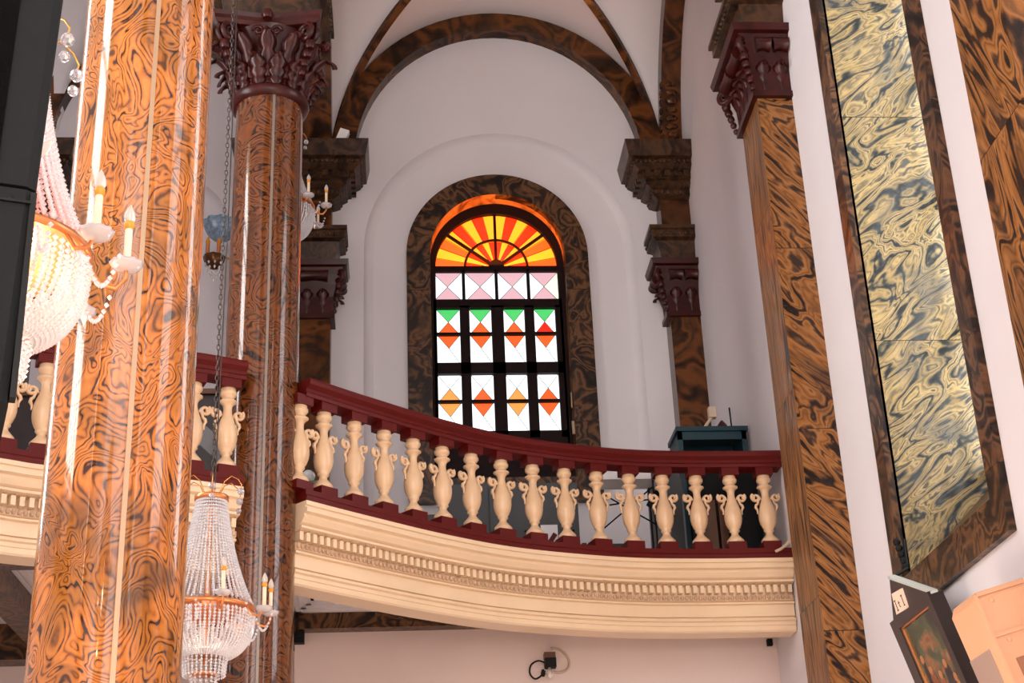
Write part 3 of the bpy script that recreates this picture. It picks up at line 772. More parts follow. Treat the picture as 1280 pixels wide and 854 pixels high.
balustrade(PR, st, 'maroon railed curved balustrade of cream balusters under the stained glass window')
LL = plen(PL)
balustrade(PL, [LL-.12-.288*i for i in range(13)], 'maroon railed balustrade of cream balusters behind the orange burl column')

# balcony floor slab, soffit, beams and the walls underneath
mb = MB()
def slab(P, z0, z1, yend, x_from, x_to):
    pts = [(p.x, p.y+.05) for p in P if x_from <= p.x <= x_to]
    top = [(x, y, z1) for x, y in pts]+[(pts[-1][0], yend, z1), (pts[0][0], yend, z1)]
    bot = [(x, y, z0) for x, y, _ in top]
    mb.loft([bot, top], True, True)
slab(PR, 5.46, 5.60, YB+.1, -.9, 3.8); slab(PL, 5.46, 5.60, YB+.1, -4.8, -1.2)
mb.box(-1.3, -.88, 12.7, YB, 5.46, 5.6)
struct(mb, 'floor_balcony', M['trimw'])
mb = MB(); mb.box(-.95, XW, 14.9, 15.0, 0, 5.46); struct(mb, 'wall_below_balcony', M['wallpink'])
mb = MB(); mb.box(-4.75, -.95, 15.5, 15.6, 0, 5.46); mb.box(-1.0, -.95, 14.9, 15.6, 0, 5.46); struct(mb, 'wall_below_aisle', M['wallpink'])
mb = MB(); mb.box(-.95, 1.85, 14.72, 14.9, 5.225, 5.46); struct(mb, 'trim_beam_back', M['dark'])
mb = MB(); mb.box(-1.32, -.98, 12.5, 15.5, 5.19, 5.46); struct(mb, 'trim_beam_column', M['dark'])
mb = MB(); mb.box(-4.7, -1.4, 11.95, 12.25, 5.15, 5.46); mb.box(-4.7, -1.4, 15.2, 15.5, 5.1, 5.46)
struct(mb, 'trim_beam_aisle', M['dark'])
mb = MB(); mb.box(-3.6, -3.35, 12.25, 15.2, 5.2, 5.46); struct(mb, 'trim_beam_long', M['dark'])
mb = MB()
for k, e in enumerate((.0, .05, .10)):
    mb.box(-.98+e, -.93+e, 12.9, 14.72, 5.43-.025*(2-k), 5.46); mb.box(-.98, 2.2, 14.67-e, 14.72-e, 5.43-.025*(2-k), 5.46)
for e in (0, .06): mb.box(-3.35+e, -3.30+e, 12.25, 15.2, 5.42-.01, 5.46)
struct(mb, 'trim_soffit_moulding', M['trimw'])

# =================================================================== CHANDELIERS
def ring_of(mb, r, z, w, h, seg=40): mb.lathe([(r, z-h/2), (r+w, z-h/2+.004), (r+w, z+h/2-.004), (r, z+h/2), (r-.006, z+h/2), (r-.006, z-h/2), (r, z-h/2)], (0, 0, 0), seg)
def strand(p0, p1, sag, n, r, mid=None):
    mb = MB()
    for i in range(n):
        u = (i+.5)/n; p = Vector(p0).lerp(Vector(p1), u)
        if mid: p = (Vector(p0)*(1-u)**2+Vector(mid)*2*u*(1-u)+Vector(p1)*u*u)
        mb.octa((p.x, p.y, p.z), r, r*1.15)
    return mb
K_ = {}
def proto_chandelier():
    K_['up'] = mesh_of(strand((.095, 0, .72), (.285, 0, .03), 0, 36, .0105, (.15, 0, .30)), 'bead_strand', M['crystal'])
    K_['bowl'] = mesh_of(strand((.295, 0, -.03), (.13, 0, -.30), 0, 20, .0115, (.30, 0, -.26)), 'bead_strand', M['crystal'])
    K_['low'] = mesh_of(strand((.14, 0, -.27), (.125, 0, -.42), 0, 8, .010), 'bead_strand', M['crystal'])
    K_['low2'] = mesh_of(strand((.085, 0, -.40), (.06, 0, -.60), 0, 9, .009), 'bead_strand', M['crystal'])
    K_['swag'] = mesh_of(strand((.30, 0, -.02), (.41, 0, -.02), 0, 13, .0095, (.355, 0, -.26)), 'bead_swag', M['crystal'])
    mb = MB()
    for i in range(3): mb.octa((.30+.0, 0, -.05-.035*i), .012, .02)
    mb.octa((.30, 0, -.165), .013, .035); K_['drop'] = mesh_of(mb, 'pendant_drop', M['crystal'])
    mb = MB()
    mb.tube([(.29, 0, -.01), (.33, 0, -.07), (.38, 0, -.08), (.41, 0, -.04), (.41, 0, .0)], .008, 6); K_['arm'] = mesh_of(mb, 'arm', M['gold'])
    K_['pan'] = mesh_of(MB().lathe([(.01, -.012), (.032, -.008), (.050, .006), (.055, .018), (.048, .016), (.03, .004), (.0105, .004)], (0, 0, 0), 20, wob=lambda t: .05*cos(10*t)), 'drip_pan', M['frost'])
    K_['candle'] = mesh_of(MB().lathe([(.0125, 0), (.0125, .135), (.011, .14)], (0, 0, 0), 12), 'candle', M['candle'])
    K_['cup'] = mesh_of(MB().lathe([(.011, .138), (.017, .148), (.017, .162), (.013, .168)], (0, 0, 0), 12), 'bulb_base', M['amber'])
    K_['bulb'] = mesh_of(MB().lathe([(.013, .165), (.019, .18), (.017, .198), (.009, .218), (.002, .232)], (0, 0, 0), 12), 'bulb', M['bulb'])
    mb = MB(); ring_of(mb, .292, 0, .012, .03); K_['ring'] = mesh_of(mb, 'main_ring', M['gold'])
    mb = MB(); ring_of(mb, .10, .735, .01, .035, 28); mb.lathe([(.004, .76), (.10, .75), (.10, .735)], (0, 0, 0), 28); K_['top'] = mesh_of(mb, 'crown_ring', M['gold'])
    K_['stem'] = mesh_of(MB().lathe([(.01, -.35), (.012, .0), (.02, .1), (.01, .3), (.016, .5), (.01, .76), (.02, .79), (.006, .84)], (0, 0, 0), 12), 'stem', M['gold'])
    mb = MB(); mb.lathe([(.01, -.24), (.07, -.245), (.14, -.27), (.135, -.28), (.01, -.28)], (0, 0, 0), 24); mb.lathe([(.01, -.39), (.09, -.395), (.085, -.41), (.01, -.41)], (0, 0, 0), 24); K_['plate'] = mesh_of(mb, 'lower_plate', M['gold'])
    mb = MB()
    pts = [(.05, 0, .76), (.09, 0, .84), (.14, 0, .87), (.19, 0, .84), (.215, 0, .80), (.21, 0, .775)]
    mb.tube(pts, .0035, 6); K_['wire'] = mesh_of(mb, 'curled_wire', M['brass'])
    mb = MB(); mb.sphere((.21, 0, .755), .024, 10, smooth=False); K_['ball'] = mesh_of(mb, 'crystal_ball', M['clear'])
    mb = MB(); mb.lathe([(.002, -.64), (.02, -.63), (.03, -.60), (.02, -.57), (.004, -.55)], (0, 0, 0), 8, smooth=False); K_['end'] = mesh_of(mb, 'end_crystal', M['crystal'])
proto_chandelier()
def chandelier(loc, label, chain_top, s=1.0, rz=0.0, tilt_arm=None, arms=8, nstr=(44, 64, 28, 14), inner=24):
    root = tag(empty('crystal_chandelier', loc, rz), label, 'chandelier', 'crystal chandeliers hanging between the columns')
    root.scale = (s, s, s)
    P = lambda k, nm, a=0, par=root, l=(0, 0, 0): link(nm, K_[k], l, a, par)
    P('ring', 'main_ring'); P('top', 'crown_ring'); P('stem', 'stem'); P('plate', 'lower_plate'); P('end', 'end_crystal')
    for k, nm, n in (('up', 'bead_strand', nstr[0]), ('bowl', 'bowl_strand', nstr[1]), ('low', 'fringe_strand', nstr[2]), ('low2', 'fringe_strand', nstr[3])):
        for i in range(n): P(k, nm, 2*PI*(i+.37)/n)
    for i in range(inner):
        o = P('bowl', 'bowl_strand', 2*PI*(i+.5)/inner, l=(0, 0, .02)); o.scale = (.78, .78, .8)
    for i in range(arms):
        a = 2*PI*i/arms; ar = P('arm', 'arm', a); P('swag', 'bead_swag', a+PI/arms); P('drop', 'pendant_drop', a+.2)
        lo = 0 if i % 2 == 0 else -.05
        c = link('candle', K_['candle'], (.41, 0, .005+lo), 0, ar)
        if tilt_arm == i: c.rotation_euler = (-.6, 0, 0)
        link('bulb_base', K_['cup'], (0, 0, 0), 0, c); link('bulb', K_['bulb'], (0, 0, 0), 0, c)
        link('drip_pan', K_['pan'], (.41, 0, .0+lo), 0, ar)
    for i in range(6):
        wv = P('wire', 'curled_wire', 2*PI*i/6+.3); link('crystal_ball', K_['ball'], (0, 0, 0), 0, wv); b2 = link('crystal_ball', K_['ball'], (.03, 0, .07), 0, wv); b2.scale = (.82, .82, .82)
    # chain of links
    mb = MB(); z = .84; k = 0; zt = (chain_top-loc[2])/s
    while z < zt:
        R = []
        for j in range(8):
            t = 2*PI*j/8; a = .011*cos(t); R.append((a, 0, z+.022+.024*sin(t)) if k % 2 else (0, a, z+.022+.024*sin(t)))
        mb.tube(R, .0035, 4, closed=True); z += .038; k += 1
    base = mesh_of(mb, 'chain', M['chain']); link('chain', base, (0, 0, 0), 0, root)
    mb = MB(); mb.tube([(.018, .0, .8), (.03, 0, zt*.3), (.025, 0, zt*.6), (.02, 0, zt)], .0045, 6); link('power_cord', mesh_of(mb, 'power_cord', M['chain']), (0, 0, 0), 0, root)
    return root
chandelier((-1.19, 9.5, 4.07), 'long crystal chandelier with ivory candles hanging between the two burl columns', 13.6, 1.0, .35)
chandelier((-1.27, 4.4, 3.92), 'glowing crystal chandelier hanging before the orange burl column, partly behind the loudspeaker', 13.6, 1.0, .27, tilt_arm=6, inner=20)
chandelier((-1.19, 14.4, 9.72), 'distant crystal chandelier hanging behind the brown burl column near the far cornice', 13.6, 1.15, -.1, tilt_arm=6)
# the lamps inside the glowing chandelier
for a in range(3): point_light('chandelier_lamp', (-1.27+.14*cos(a*2.1-1), 4.4+.14*sin(a*2.1-1), 3.78), 7, (1, .66, .42), .03)
point_light('chandelier_lamp', (-1.27, 4.4, 3.52), 18, (1, .58, .30), .03)
point_light('chandelier_lamp', (-1.19, 9.5, 3.89), 3, (1, .8, .6), .05)

# blue glass sconce fixed to the hidden pilaster
sc = tag(empty('candle_sconce', (-1.55, 16.7, 10.35)), 'small wall sconce with blue ruffled glass bowl above gilded candles, beside the brown column', 'wall lamp')
cx, cy = -2.14, 16.35
MB().tube([(-1.55, 16.86, 10.2), (-1.75, 16.6, 10.1), (-1.95, 16.4, 10.15), (cx, cy, 10.2)], .015, 8).build('arm', M['brass'], sc)
mb = MB(); mb.lathe([(.03, .0), (.08, .03), (.15, .10), (.19, .18), (.22, .26), (.21, .26), (.17, .17), (.10, .08), (.03, .03)], (cx+.06, cy, 10.36), 48, wob=lambda t: .07*cos(9*t)); mb.build('glass_bowl', M['blueglass'], sc)
for k, dx in enumerate((-.08, .05)):
    c = MB().lathe([(.024, 0), (.024, .16)], (cx+dx, cy-.05, 10.15), 10).build('candle', M['gold'], sc)
    MB().lathe([(.022, .16), (.028, .19), (.01, .25)], (cx+dx, cy-.05, 10.15), 10).build('bulb', M['amber'], c)
mb = MB(); mb.lathe([(.01, -.12), (.05, -.10), (.11, -.03), (.13, .05), (.10, .06)], (cx, cy-.02, 10.1), 20, wob=lambda t: .06*cos(8*t)); mb.build('candle_cup', plain('bronze', srgb(110, 70, 40), .3, metal=.8), sc)
mb = MB()
for k in range(9):
    a = 2*PI*k/9
    for j in range(3): mb.octa((cx+.11*cos(a)*(1-.2*j), cy+.11*sin(a)*(1-.2*j), 10.05-.06*j), .016, .028)
mb.octa((cx, cy, 9.85), .02, .05); mb.build('crystal_drops', M['crystal'], sc)
tag(MB().tube([(-4.4, 16.95, 11.0), (-3.0, 16.95, 10.98), (-1.55, 16.95, 11.0)], .008, 6).build('tie_cable', M['chain'], loc=(-3, 16.95, 11.0)), 'thin dark cable stretched across the far aisle arch', 'cable')

# =================================================================== LOUDSPEAKER (near left)
sp = tag(empty('loudspeaker', (-.79, 3.0, 2.83), .30), 'large black loudspeaker column hanging at the left edge in front of the lit chandelier', 'loudspeaker')
OX, OY = -.79, 3.0
def cab(mb, z0, z1, xa, xb):
    r = []
    for z, x1 in ((z0, xa), (z1, xb)): r.append([(OX+x, OY+y, z) for x, y in [(-.62, 0), (x1-.022, 0), (x1-.004, .012), (x1, .03), (x1, .40), (-.62, .40)]])
    mb.loft(r)
mb = MB(); cab(mb, 3.345, 4.4, .0, .032); mb.build('upper_cabinet', M['charcoal'], sp)
mb = MB(); cab(mb, 2.83, 3.337, -.012, .0); lower = mb.build('lower_cabinet', M['charcoal'], sp)
mb = MB(); mb.loft([[(OX-.60, OY-.006, 3.38), (OX-.088, OY-.006, 3.38), (OX-.07, OY-.006, 4.38), (OX-.60, OY-.006, 4.38)], [(OX-.60, OY+.01, 3.38), (OX-.088, OY+.01, 3.38), (OX-.07, OY+.01, 4.38), (OX-.60, OY+.01, 4.38)]]); mb.build('grille', M['grille'], sp)
for z, x in ((3.31, -.055), (3.10, -.075), (2.9, -.08)):
    MB().sphere((OX+x, OY-.001, z), .008, 10, sc=(1, .5, 1)).build('bolt', M['black'], lower)
MB().box(OX-.012, OX+.001, OY-.004, OY+.03, 2.84, 3.33).build('edge_trim', M['black'], lower)
MB().box(OX-.6, OX-.01, OY-.008, OY, 3.30, 3.306).build('rigging_strap', M['black'], sp)

# =================================================================== RIGHT SIDE: station picture, loudspeaker box
# picture leaning out from the wall, gable topped
fr_ = tag(empty('framed_picture', (3.70, 9.92, 3.3)), 'gable topped black framed dark painting leaning out below the side window', 'picture')
TH = .28
def pic(y, z, d=0.0):
    """point in the tilted picture plane: y along the wall, z height, d outwards"""
    return (3.50+(4.03-z)*TH-d, y, z-d*TH)
yl, yr = 10.335, 9.50; zt, zb = 4.10, 2.75; ya, za = 10.0, 4.345
def slabp(mb, pts, d0, d1, mi=0):
    mb.loft([[pic(y, z, d0) for y, z in pts], [pic(y, z, d1) for y, z in pts]], True, True, mi)
mb = MB(); slabp(mb, [(yl, zb), (yl, zt), (10.085, za), (yr, zt-.02), (yr, zb)], -.07, .0); mb.build('back_board', M['frameblk'], fr_)
mb = MB()
iy0, iy1, iz1, iz0 = 10.20, 9.58, 4.03, 2.85
for a in ([(yl, zb), (yl, zt), (iy0, iz1), (iy0, iz0)], [(iy1, iz0), (iy1, iz1), (yr, zt), (yr, zb)], [(iy0, iz1), (yl, zt), (yr, zt), (iy1, iz1)], [(yl, zb), (iy0, iz0), (iy1, iz0), (yr, zb)]): slabp(mb, a, 0, .03)
mb.build('frame', M['frameblk'], fr_)
mb = MB(); g_ = .012
slabp(mb, [(iy0, iz0), (iy0, iz1), (iy0-g_, iz1), (iy0-g_, iz0)], 0, .018); slabp(mb, [(iy1+g_, iz0), (iy1+g_, iz1), (iy1, iz1), (iy1, iz0)], 0, .018)
slabp(mb, [(iy0, iz1-g_), (iy0, iz1), (iy1, iz1), (iy1, iz1-g_)], 0, .018); mb.build('gilt_slip', M['gold'], fr_)
# painting: procedural dark landscape with figures
m, nt, b = new_mat('dark_painting'); g = nt.nodes.new('ShaderNodeNewGeometry'); n = nt.nodes.new('ShaderNodeTexNoise'); n.inputs['Scale'].default_value = 5.5; n.inputs['Detail'].default_value = 3
nt.links.new(g.outputs['Position'], n.inputs['Vector']); cr = nt.nodes.new('ShaderNodeValToRGB'); e = cr.color_ramp.elements
for k in range(4): e.new(.5)
for k, (p, c) in enumerate([(.3, srgb(24, 22, 16)), (.42, srgb(44, 52, 26)), (.5, srgb(70, 76, 40)), (.56, srgb(110, 72, 36)), (.62, srgb(140, 92, 50)), (.72, srgb(60, 36, 24))]): e[k].position = p; e[k].color = c
nt.links.new(n.outputs[0], cr.inputs[0]); nt.links.new(cr.outputs[0], b.inputs['Base Color']); b.inputs['Roughness'].default_value = .25
mb = MB(); slabp(mb, [(iy0, iz0), (iy0, iz1), (iy1, iz1), (iy1, iz0)], 0, .006); art = mb.build('painting', m, fr_)
figm = [plain('painted_robe', srgb(128, 66, 36), .4), plain('painted_skin', srgb(170, 110, 70), .4), plain('painted_dark', srgb(30, 24, 26), .4), plain('painted_sky', srgb(120, 128, 96), .4)]
mb = MB()
for (y, z, w_, h_, mi) in ((10.03, 3.50, .07, .24, 0), (9.90, 3.46, .06, .22, 0), (9.76, 3.52, .07, .2, 2), (9.68, 3.4, .05, .22, 1), (10.10, 3.62, .03, .2, 2)):
    E_ = [(y+w_*cos(t), z+h_*sin(t)*(1 if sin(t) < 0 else .8)) for t in [2*PI*k/14 for k in range(14)]]; slabp(mb, E_, .006, .008, mi)
    E_ = [(y+.028*cos(t), z+h_*.8+.03*sin(t)) for t in [2*PI*k/10 for k in range(10)]]; slabp(mb, E_, .006, .009, 1)
mb.build('painted_figures', figm, art)
# right gable edge, its lit look put into a pale colour; sign in the gable
mb = MB(); a, b2 = (10.085, za), (yr, zt-.02); mb.loft([[pic(a[0], a[1], -.04), pic(a[0], a[1], .01), pic(a[0]-.005, a[1]+.015, .01), pic(a[0]-.005, a[1]+.015, -.04)], [pic(b2[0], b2[1], -.04), pic(b2[0], b2[1], .01), pic(b2[0]-.005, b2[1]+.015, .01), pic(b2[0]-.005, b2[1]+.015, -.04)]])
mb.build('gable_edge', plain('lit_edge_pale', srgb(186, 190, 182), .4), fr_)
mb = MB(); slabp(mb, [(10.20, 4.12), (10.13, 4.25), (9.93, 4.235), (9.965, 4.105)], 0, .012); sg = mb.build('number_plate', plain('cream_plate', srgb(244, 214, 190), .5), fr_)
mb = MB(); K = .012
def stroke(y0, z0, y1, z1, w_=.008): 
    d = Vector((y1-y0, z1-z0)).normalized(); q = Vector((-d.y, d.x))*w_/2
    slabp(mb, [(y0+q.x, z0+q.y), (y1+q.x, z1+q.y), (y1-q.x, z1-q.y), (y0-q.x, z0-q.y)], K, K+.002)
for c in (10.135, 9.99):
    stroke(c, 4.135, c-.008, 4.20); stroke(c+.014, 4.135, c-.014, 4.135, .006); stroke(c+.01, 4.20, c-.022, 4.20, .006)
stroke(10.075, 4.145, 10.07, 4.185, .006); stroke(10.085, 4.172, 10.055, 4.172, .005); stroke(10.075, 4.145, 10.06, 4.145, .005)
mb.build('lettering', M['black'], sg)
mb = MB(); mb.tube([pic(10.085, za, -.02), (3.66, 10.4, 4.50), (3.70, 10.5, 4.75)], .012, 6)
for k in range(5): mb.sphere((3.66, 10.42+.03*k, 4.52+.055*k), .03, 8)
mb.build('hanging_hook', M['black'], fr_)

# peach loudspeaker box leaning out on the wall
pb = tag(empty('wall_loudspeaker', (3.7, 8.7, 3.4)), 'peach coloured wall loudspeaker box tilted down, right of the framed painting', 'loudspeaker')
T = Matrix.Translation((3.33, 8.45, 3.80)) @ Matrix.Rotation(-.27, 4, 'Y')
def tb(mb, x0, x1, y0, y1, z0, z1): mb.box(x0, x1, y0, y1, z0, z1, 0, T)
mb = MB()
P0 = [(0, 0), (0, .40), (.05, .47), (.34, .47), (.34, 0)]
mb.loft([[T @ Vector((x, y, -1.3)) for x, y in P0], [T @ Vector((x, y, -.05)) for x, y in P0], [T @ Vector((x+.03 if x < .1 else x, y*.95+.01, 0)) for x, y in P0]])
mb.build('cabinet', M['peach'], pb)
mb = MB(); tb(mb, -.006, .0, .08, .40, -1.2, -.32); mb.build('front_grille', M['peachg'], pb)
for z in (-.07, -.31):
    mb = MB(); c = T @ Vector((.10, -.002, z)); mb.sphere(c, .016, 10, sc=(1, .5, 1)); mb.build('screw', M['peach'], pb)
mb = MB(); tb(mb, .02, .32, -.012, .0, -.28, -.26); tb(mb, .02, .32, -.012, 0, -.03, -.01); tb(mb, .0, .02, -.02, 0, -1.3, -.02); mb.build('side_panel_bead', M['peach'], pb)
dk = plain('recess_shade_tan', srgb(160, 108, 78), .6)  # darker peach on flat plates: shade of the handle opening put into the colour
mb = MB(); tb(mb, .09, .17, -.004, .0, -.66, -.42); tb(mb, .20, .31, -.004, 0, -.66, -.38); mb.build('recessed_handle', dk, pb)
mb = MB(); tb(mb, .165, .195, -.02, .0, -.66, -.42); mb.build('handle_bar', M['peach'], pb)
mb = MB(); mb.tube([T @ Vector((.3, .2, -.5)), (3.8, 8.66, 3.2)], .02, 8); mb.build('wall_bracket', M['black'], pb)

# =================================================================== SMALL THINGS ON THE WALLS
ls = tag(empty('bulb_socket', (1.40, 14.9, 4.8)), 'black lamp socket with clear bulb and looped cable on the pink wall under the balcony', 'lamp')
cx, cz = 1.495, 4.80; yy = 14.78
mb = MB(); mb.box(cx-.055, cx+.055, yy-.05, yy+.06, cz+.0, cz+.09); mb.build('socket', M['black'], ls)
mb = MB(); mb.box(cx-.06, cx+.05, yy-.05, yy+.06, cz+.09, cz+.145); mb.build('socket_cap', M['wood'], ls)
mb = MB(); mb.lathe([(.012, 0), (.02, -.02), (.035, -.055), (.03, -.085), (.008, -.1)], (cx-.01, yy, cz), 14); mb.build('bulb', M['bulb'], ls)
mb = MB(); mb.curve([(cx-.05, yy, cz+.05), (cx-.12, yy, cz+.07), (cx-.19, yy, cz+.03), (cx-.205, yy, cz-.05), (cx-.16, yy, cz-.105), (cx-.10, yy, cz-.08), (cx-.055, yy, cz-.03)], .009, 8)
mb.lathe([(.012, 0), (.024, .03), (.012, .07)], (cx-.075, yy, cz-.085), 8); mb.build('cable', M['black'], ls)
mb = MB(); mb.curve([(cx+.02, 14.88, cz+.22), (cx+.12, 14.88, cz+.19), (cx+.19, 14.88, cz+.10), (cx+.18, 14.88, cz+.01), (cx+.10, 14.88, cz-.03), (cx+.03, 14.88, cz-.02)], .012, 8); mb.build('conduit', M['beige'], ls)
tag(MB().box(3.69, 3.74, 14.84, 14.9, 4.985, 5.05).box(3.70, 3.73, 14.82, 14.84, 5.0, 5.03).build('cable_clip', M['black'], loc=(3.71, 14.9, 5.0)), 'tiny black box on the pink wall under the right end of the balcony', 'box')
br = tag(empty('wall_bracket', (-.98, 14.85, 5.16)), 'small black bracket beside the brown column under the balcony beam', 'bracket')
MB().box(-1.0, -.9, 14.75, 14.85, 5.1, 5.22).box(-.985, -.93, 14.72, 14.75, 5.15, 5.19).build('plate', M['black'], br)
MB().tube([(-1.0, 14.78, 5.13), (-1.12, 14.7, 5.12), (-1.2, 14.7, 5.16)], .012, 6).build('arm', M['black'], br)
fl = tag(empty('floodlight', (-.67, 16.5, SP)), 'small white lamp box standing on the left far cornice at the arch foot', 'lamp')
TT = Matrix.Translation((-.68, 16.55, SP)) @ Matrix.Rotation(.35, 4, 'Y')
MB().box(-.06, .06, -.05, .05, .05, .22, 0, TT).build('housing', M['white'], fl); MB().box(-.03, .03, -.04, .04, 0, .06, 0, TT).build('foot', M['beige'], fl)
tag(MB().curve([(3.60, 13.8, 5.64), (3.68, 13.75, 5.68), (3.76, 13.4, 5.76), (3.775, 12.9, 5.9), (3.775, 12.68, 5.96)], .014, 8).build('conduit', M['beige'], loc=(3.7, 13.6, 5.7)), 'short grey conduit running from the balcony end along the right wall', 'cable')

# =================================================================== THINGS ON THE BALCONY
FZ = 5.6
tc = tag(empty('open_cabinet', (3.4, 15.3, FZ)), 'teal painted open fronted cabinet in the corner on the balcony', 'cabinet')
x0, x1, y0, y1, zt = 3.0, 3.74, 15.0, 15.5, 7.38
mb = MB(); mb.box(x0, x0+.05, y0, y1, FZ, zt-.03); mb.box(x1-.05, x1, y0, y1, FZ, zt-.03); mb.box(x0-.02, x1+.02, y0-.03, y1, zt-.05, zt); mb.box(x0, x1, y1-.03, y1, FZ, zt-.05)
mb.box(x0, x1, y0, y0+.03, zt-.14, zt-.05); mb.box(x0, x1, y0, y1, 6.9, 6.94); mb.box(x0, x1, y0, y1, FZ, FZ+.08); mb.build('carcass', M['teal'], tc)
mb = MB(); mb.box(x0+.05, x1-.05, y0+.02, y0+.04, FZ+.08, 6.9); mb.build('door', M['black'], tc)
mb = MB(); mb.box(x0+.1, x1-.2, y0+.1, y1-.1, 6.94, 7.05); mb.build('amplifier', M['black'], tc)
o = MB().box(3.04, 3.70, 14.62, 14.86, FZ, 6.75).build('black_box', M['black'], loc=(3.35, 14.74, FZ)); tag(o, 'black equipment case standing before the teal cabinet behind the balusters', 'case')
o = MB().box(3.06, 3.22, 14.50, 14.60, FZ, 6.4).box(3.25, 3.33, 14.5, 14.58, FZ, 6.45).build('wooden_panel', M['wood'], loc=(3.15, 14.55, FZ)); tag(o, 'brown wooden panels leaning on the black case behind the balusters', 'panel')
cl = tag(empty('clamp_lamp', (3.42, 15.3, 7.38)), 'beige clamp lamp on a slanting arm on top of the teal cabinet', 'lamp')
MB().tube([(3.30, 15.3, 7.40), (3.46, 15.3, 7.62)], .018, 8).build('arm', M['beige'], cl)
MB().box(3.42, 3.50, 15.26, 15.34, 7.6, 7.72).build('head', M['beige'], cl)
MB().lathe([(.085, 0), (.08, .06), (.05, .14), (.01, .19)], (3.56, 15.3, 7.38), 16).build('shade', M['redcarve'], cl)
an = tag(empty('antenna', (3.64, 15.2, 7.38)), 'thin black antenna rod on the teal cabinet', 'antenna')
MB().tube([(3.64, 15.2, 7.38), (3.635, 15.2, 7.68)], .009, 6).build('rod', M['black'], an); MB().lathe([(.025, 0), (.02, .02)], (3.64, 15.2, 7.38), 10).build('foot', M['black'], an)
for k, (xa, xb, m_, lab) in enumerate(((2.62, 2.80, 'grey', 'pale grey upright board leaning behind the balusters left of the teal cabinet'), (2.84, 2.97, 'dgrey', 'narrow dark grey board standing against the teal cabinet side'))):
    o = MB().box(xa, xb, 14.9+.05*k, 14.94+.05*k, FZ, 6.95).box(xa-.015, xa+.02, 14.87+.05*k, 14.9+.05*k, FZ, 6.95).build('upright_board', M[m_], loc=(xa, 14.95, FZ)); tag(o, lab, 'board')
rk = tag(empty('wire_rack', (2.35, 14.6, FZ)), 'dark wire stand carrying a white tray behind the balusters', 'stand')
mb = MB()
for x in (2.05, 2.6):
    for y in (14.5, 14.75): mb.tube([(x, y, FZ), (x, y, 6.62)], .01, 6)
mb.build('post', M['black'], rk)
mb = MB(); mb.tube([(2.05, 14.5, 6.1), (2.6, 14.5, 6.55)], .008, 6); mb.tube([(2.05, 14.5, 6.5), (2.6, 14.5, 6.15)], .008, 6); mb.tube([(2.05, 14.5, 6.35), (2.6, 14.5, 6.42)], .008, 6); mb.build('brace', M['black'], rk)
mb = MB(); mb.box(2.02, 2.63, 14.46, 14.78, 6.62, 6.70); mb.build('tray', M['white'], rk)
o = MB().box(2.0, 2.55, 15.8, 15.84, FZ, 6.35).box(2.0, 2.05, 15.75, 15.8, FZ, 6.35).build('low_screen', M['dgrey'], loc=(2.3, 15.8, FZ)); tag(o, 'low dark grey panel behind the wire stand on the balcony', 'panel')
T9 = Matrix.Translation((2.62, 14.42, 6.45)) @ Matrix.Rotation(.6, 4, 'Y')
o = MB().box(-.03, .03, -.03, .03, -.16, .16, 0, T9).build('black_tube_light', M['black'], loc=(2.62, 14.42, 6.4)); tag(o, 'short black slanting tube held above the wire stand', 'tube')
kb = tag(empty('low_cabinet', (1.3, 15.6, FZ)), 'wide dark grey cabinet standing behind the balusters below the stained glass window', 'cabinet')
mb = MB(); mb.box(.55, 1.95, 15.5, 15.9, FZ, 6.95); mb.build('body', M['dgrey'], kb)
for a, b_ in ((.57, .98), (1.0, 1.42), (1.44, 1.93)):
    d_ = MB().box(a, b_, 15.47, 15.5, FZ+.05, 6.9).build('door', M['dgrey'], kb); MB().sphere((b_-.05, 15.46, 6.4), .015, 8).build('knob', M['black'], d_)
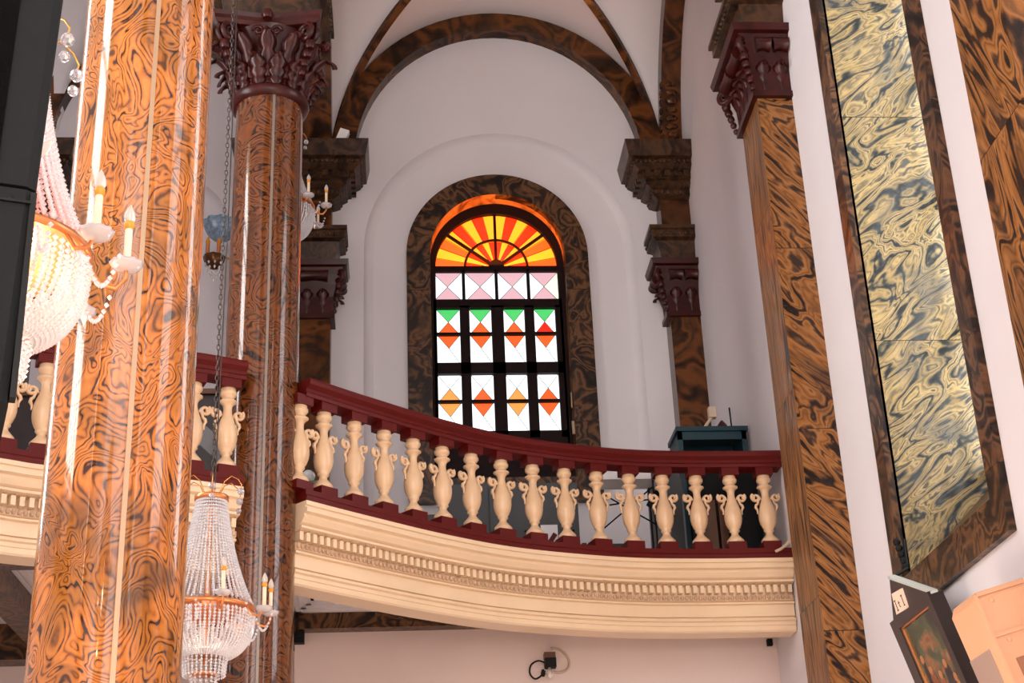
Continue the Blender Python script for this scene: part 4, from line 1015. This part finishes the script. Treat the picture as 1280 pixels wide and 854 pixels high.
for (x, z, w_, h_, lab) in ((.32, 6.05, .1, .32, 'white notice sheet with red ribbon pinned left of the dark grey cabinet'), (1.62, 6.12, .09, .34, 'striped white notice with dark red ribbons on the dark grey cabinet')):
    y = 15.44
    nt2 = tag(empty('notice_sheet', (x, y, z)), lab, 'notice')
    MB().box(x-w_, x+w_, y-.004, y, z, z+h_).build('paper', M['white'], nt2)
    mb = MB(); mb.bar((x-w_*.6, y-.01, z+h_*.2), (x+w_*.7, y-.01, z+h_*.7), .01, .05); mb.bar((x-w_*.3, y-.01, z+h_*.05), (x+w_*.8, y-.01, z+h_*.25), .01, .04); mb.build('ribbon', M['red'], nt2)
o = MB().box(.22, .44, 15.45, 15.5, FZ, 6.6).build('stand_board', M['dgrey'], loc=(.3, 15.5, FZ)); tag(o, 'narrow dark board carrying a white notice beside the grey cabinet', 'board')
gb = tag(empty('storage_box', (-.85, 13.6, FZ)), 'green box with white panel seen behind the first baluster by the brown column', 'box')
MB().box(-1.05, -.62, 13.5, 13.9, FZ, 6.32).build('body', M['green'], gb); MB().box(-1.03, -.64, 13.48, 13.5, 6.14, 6.3).build('panel', M['grey'], gb); MB().box(-1.03, -.64, 13.48, 13.5, 5.92, 6.06).build('label_panel', M['dgrey'], gb)
gp = tag(empty('glass_ball', (-.82, 13.65, 6.32)), 'clear faceted glass ball standing on the green box', 'ornament')
MB().sphere((-.82, 13.65, 6.41), .065, 12, smooth=False).build('ball', M['crystal'], gp); MB().lathe([(.04, 0), (.015, .03)], (-.82, 13.65, 6.32), 12).build('foot', M['brass'], gp)
db = tag(empty('dark_cupboard', (-2.0, 13.6, FZ)), 'dark wooden cupboard on the aisle balcony behind the balustrade', 'cupboard')
MB().box(-3.9, -1.35, 13.4, 13.9, FZ, 7.15).build('body', plain('near_black_wood', srgb(40, 18, 16), .4), db); MB().box(-3.95, -1.3, 13.36, 13.9, 7.15, 7.2).build('top', M['wood'], db)
for x in (-3.2, -2.55, -1.95): MB().box(x-.3, x+.28, 13.37, 13.4, FZ+.1, 7.1).build('door', plain('cupboard_door', srgb(34, 18, 18), .35), db)
o = MB().bar((-1.75, 12.6, 6.5), (-1.32, 12.6, 6.1), .03, .16).bar((-1.42, 12.6, 6.15), (-1.5, 12.6, FZ), .03, .14).build('folded_chair', M['grey'], loc=(-1.5, 12.6, FZ)); tag(o, 'folded grey chair frame leaning behind the aisle balustrade', 'chair')
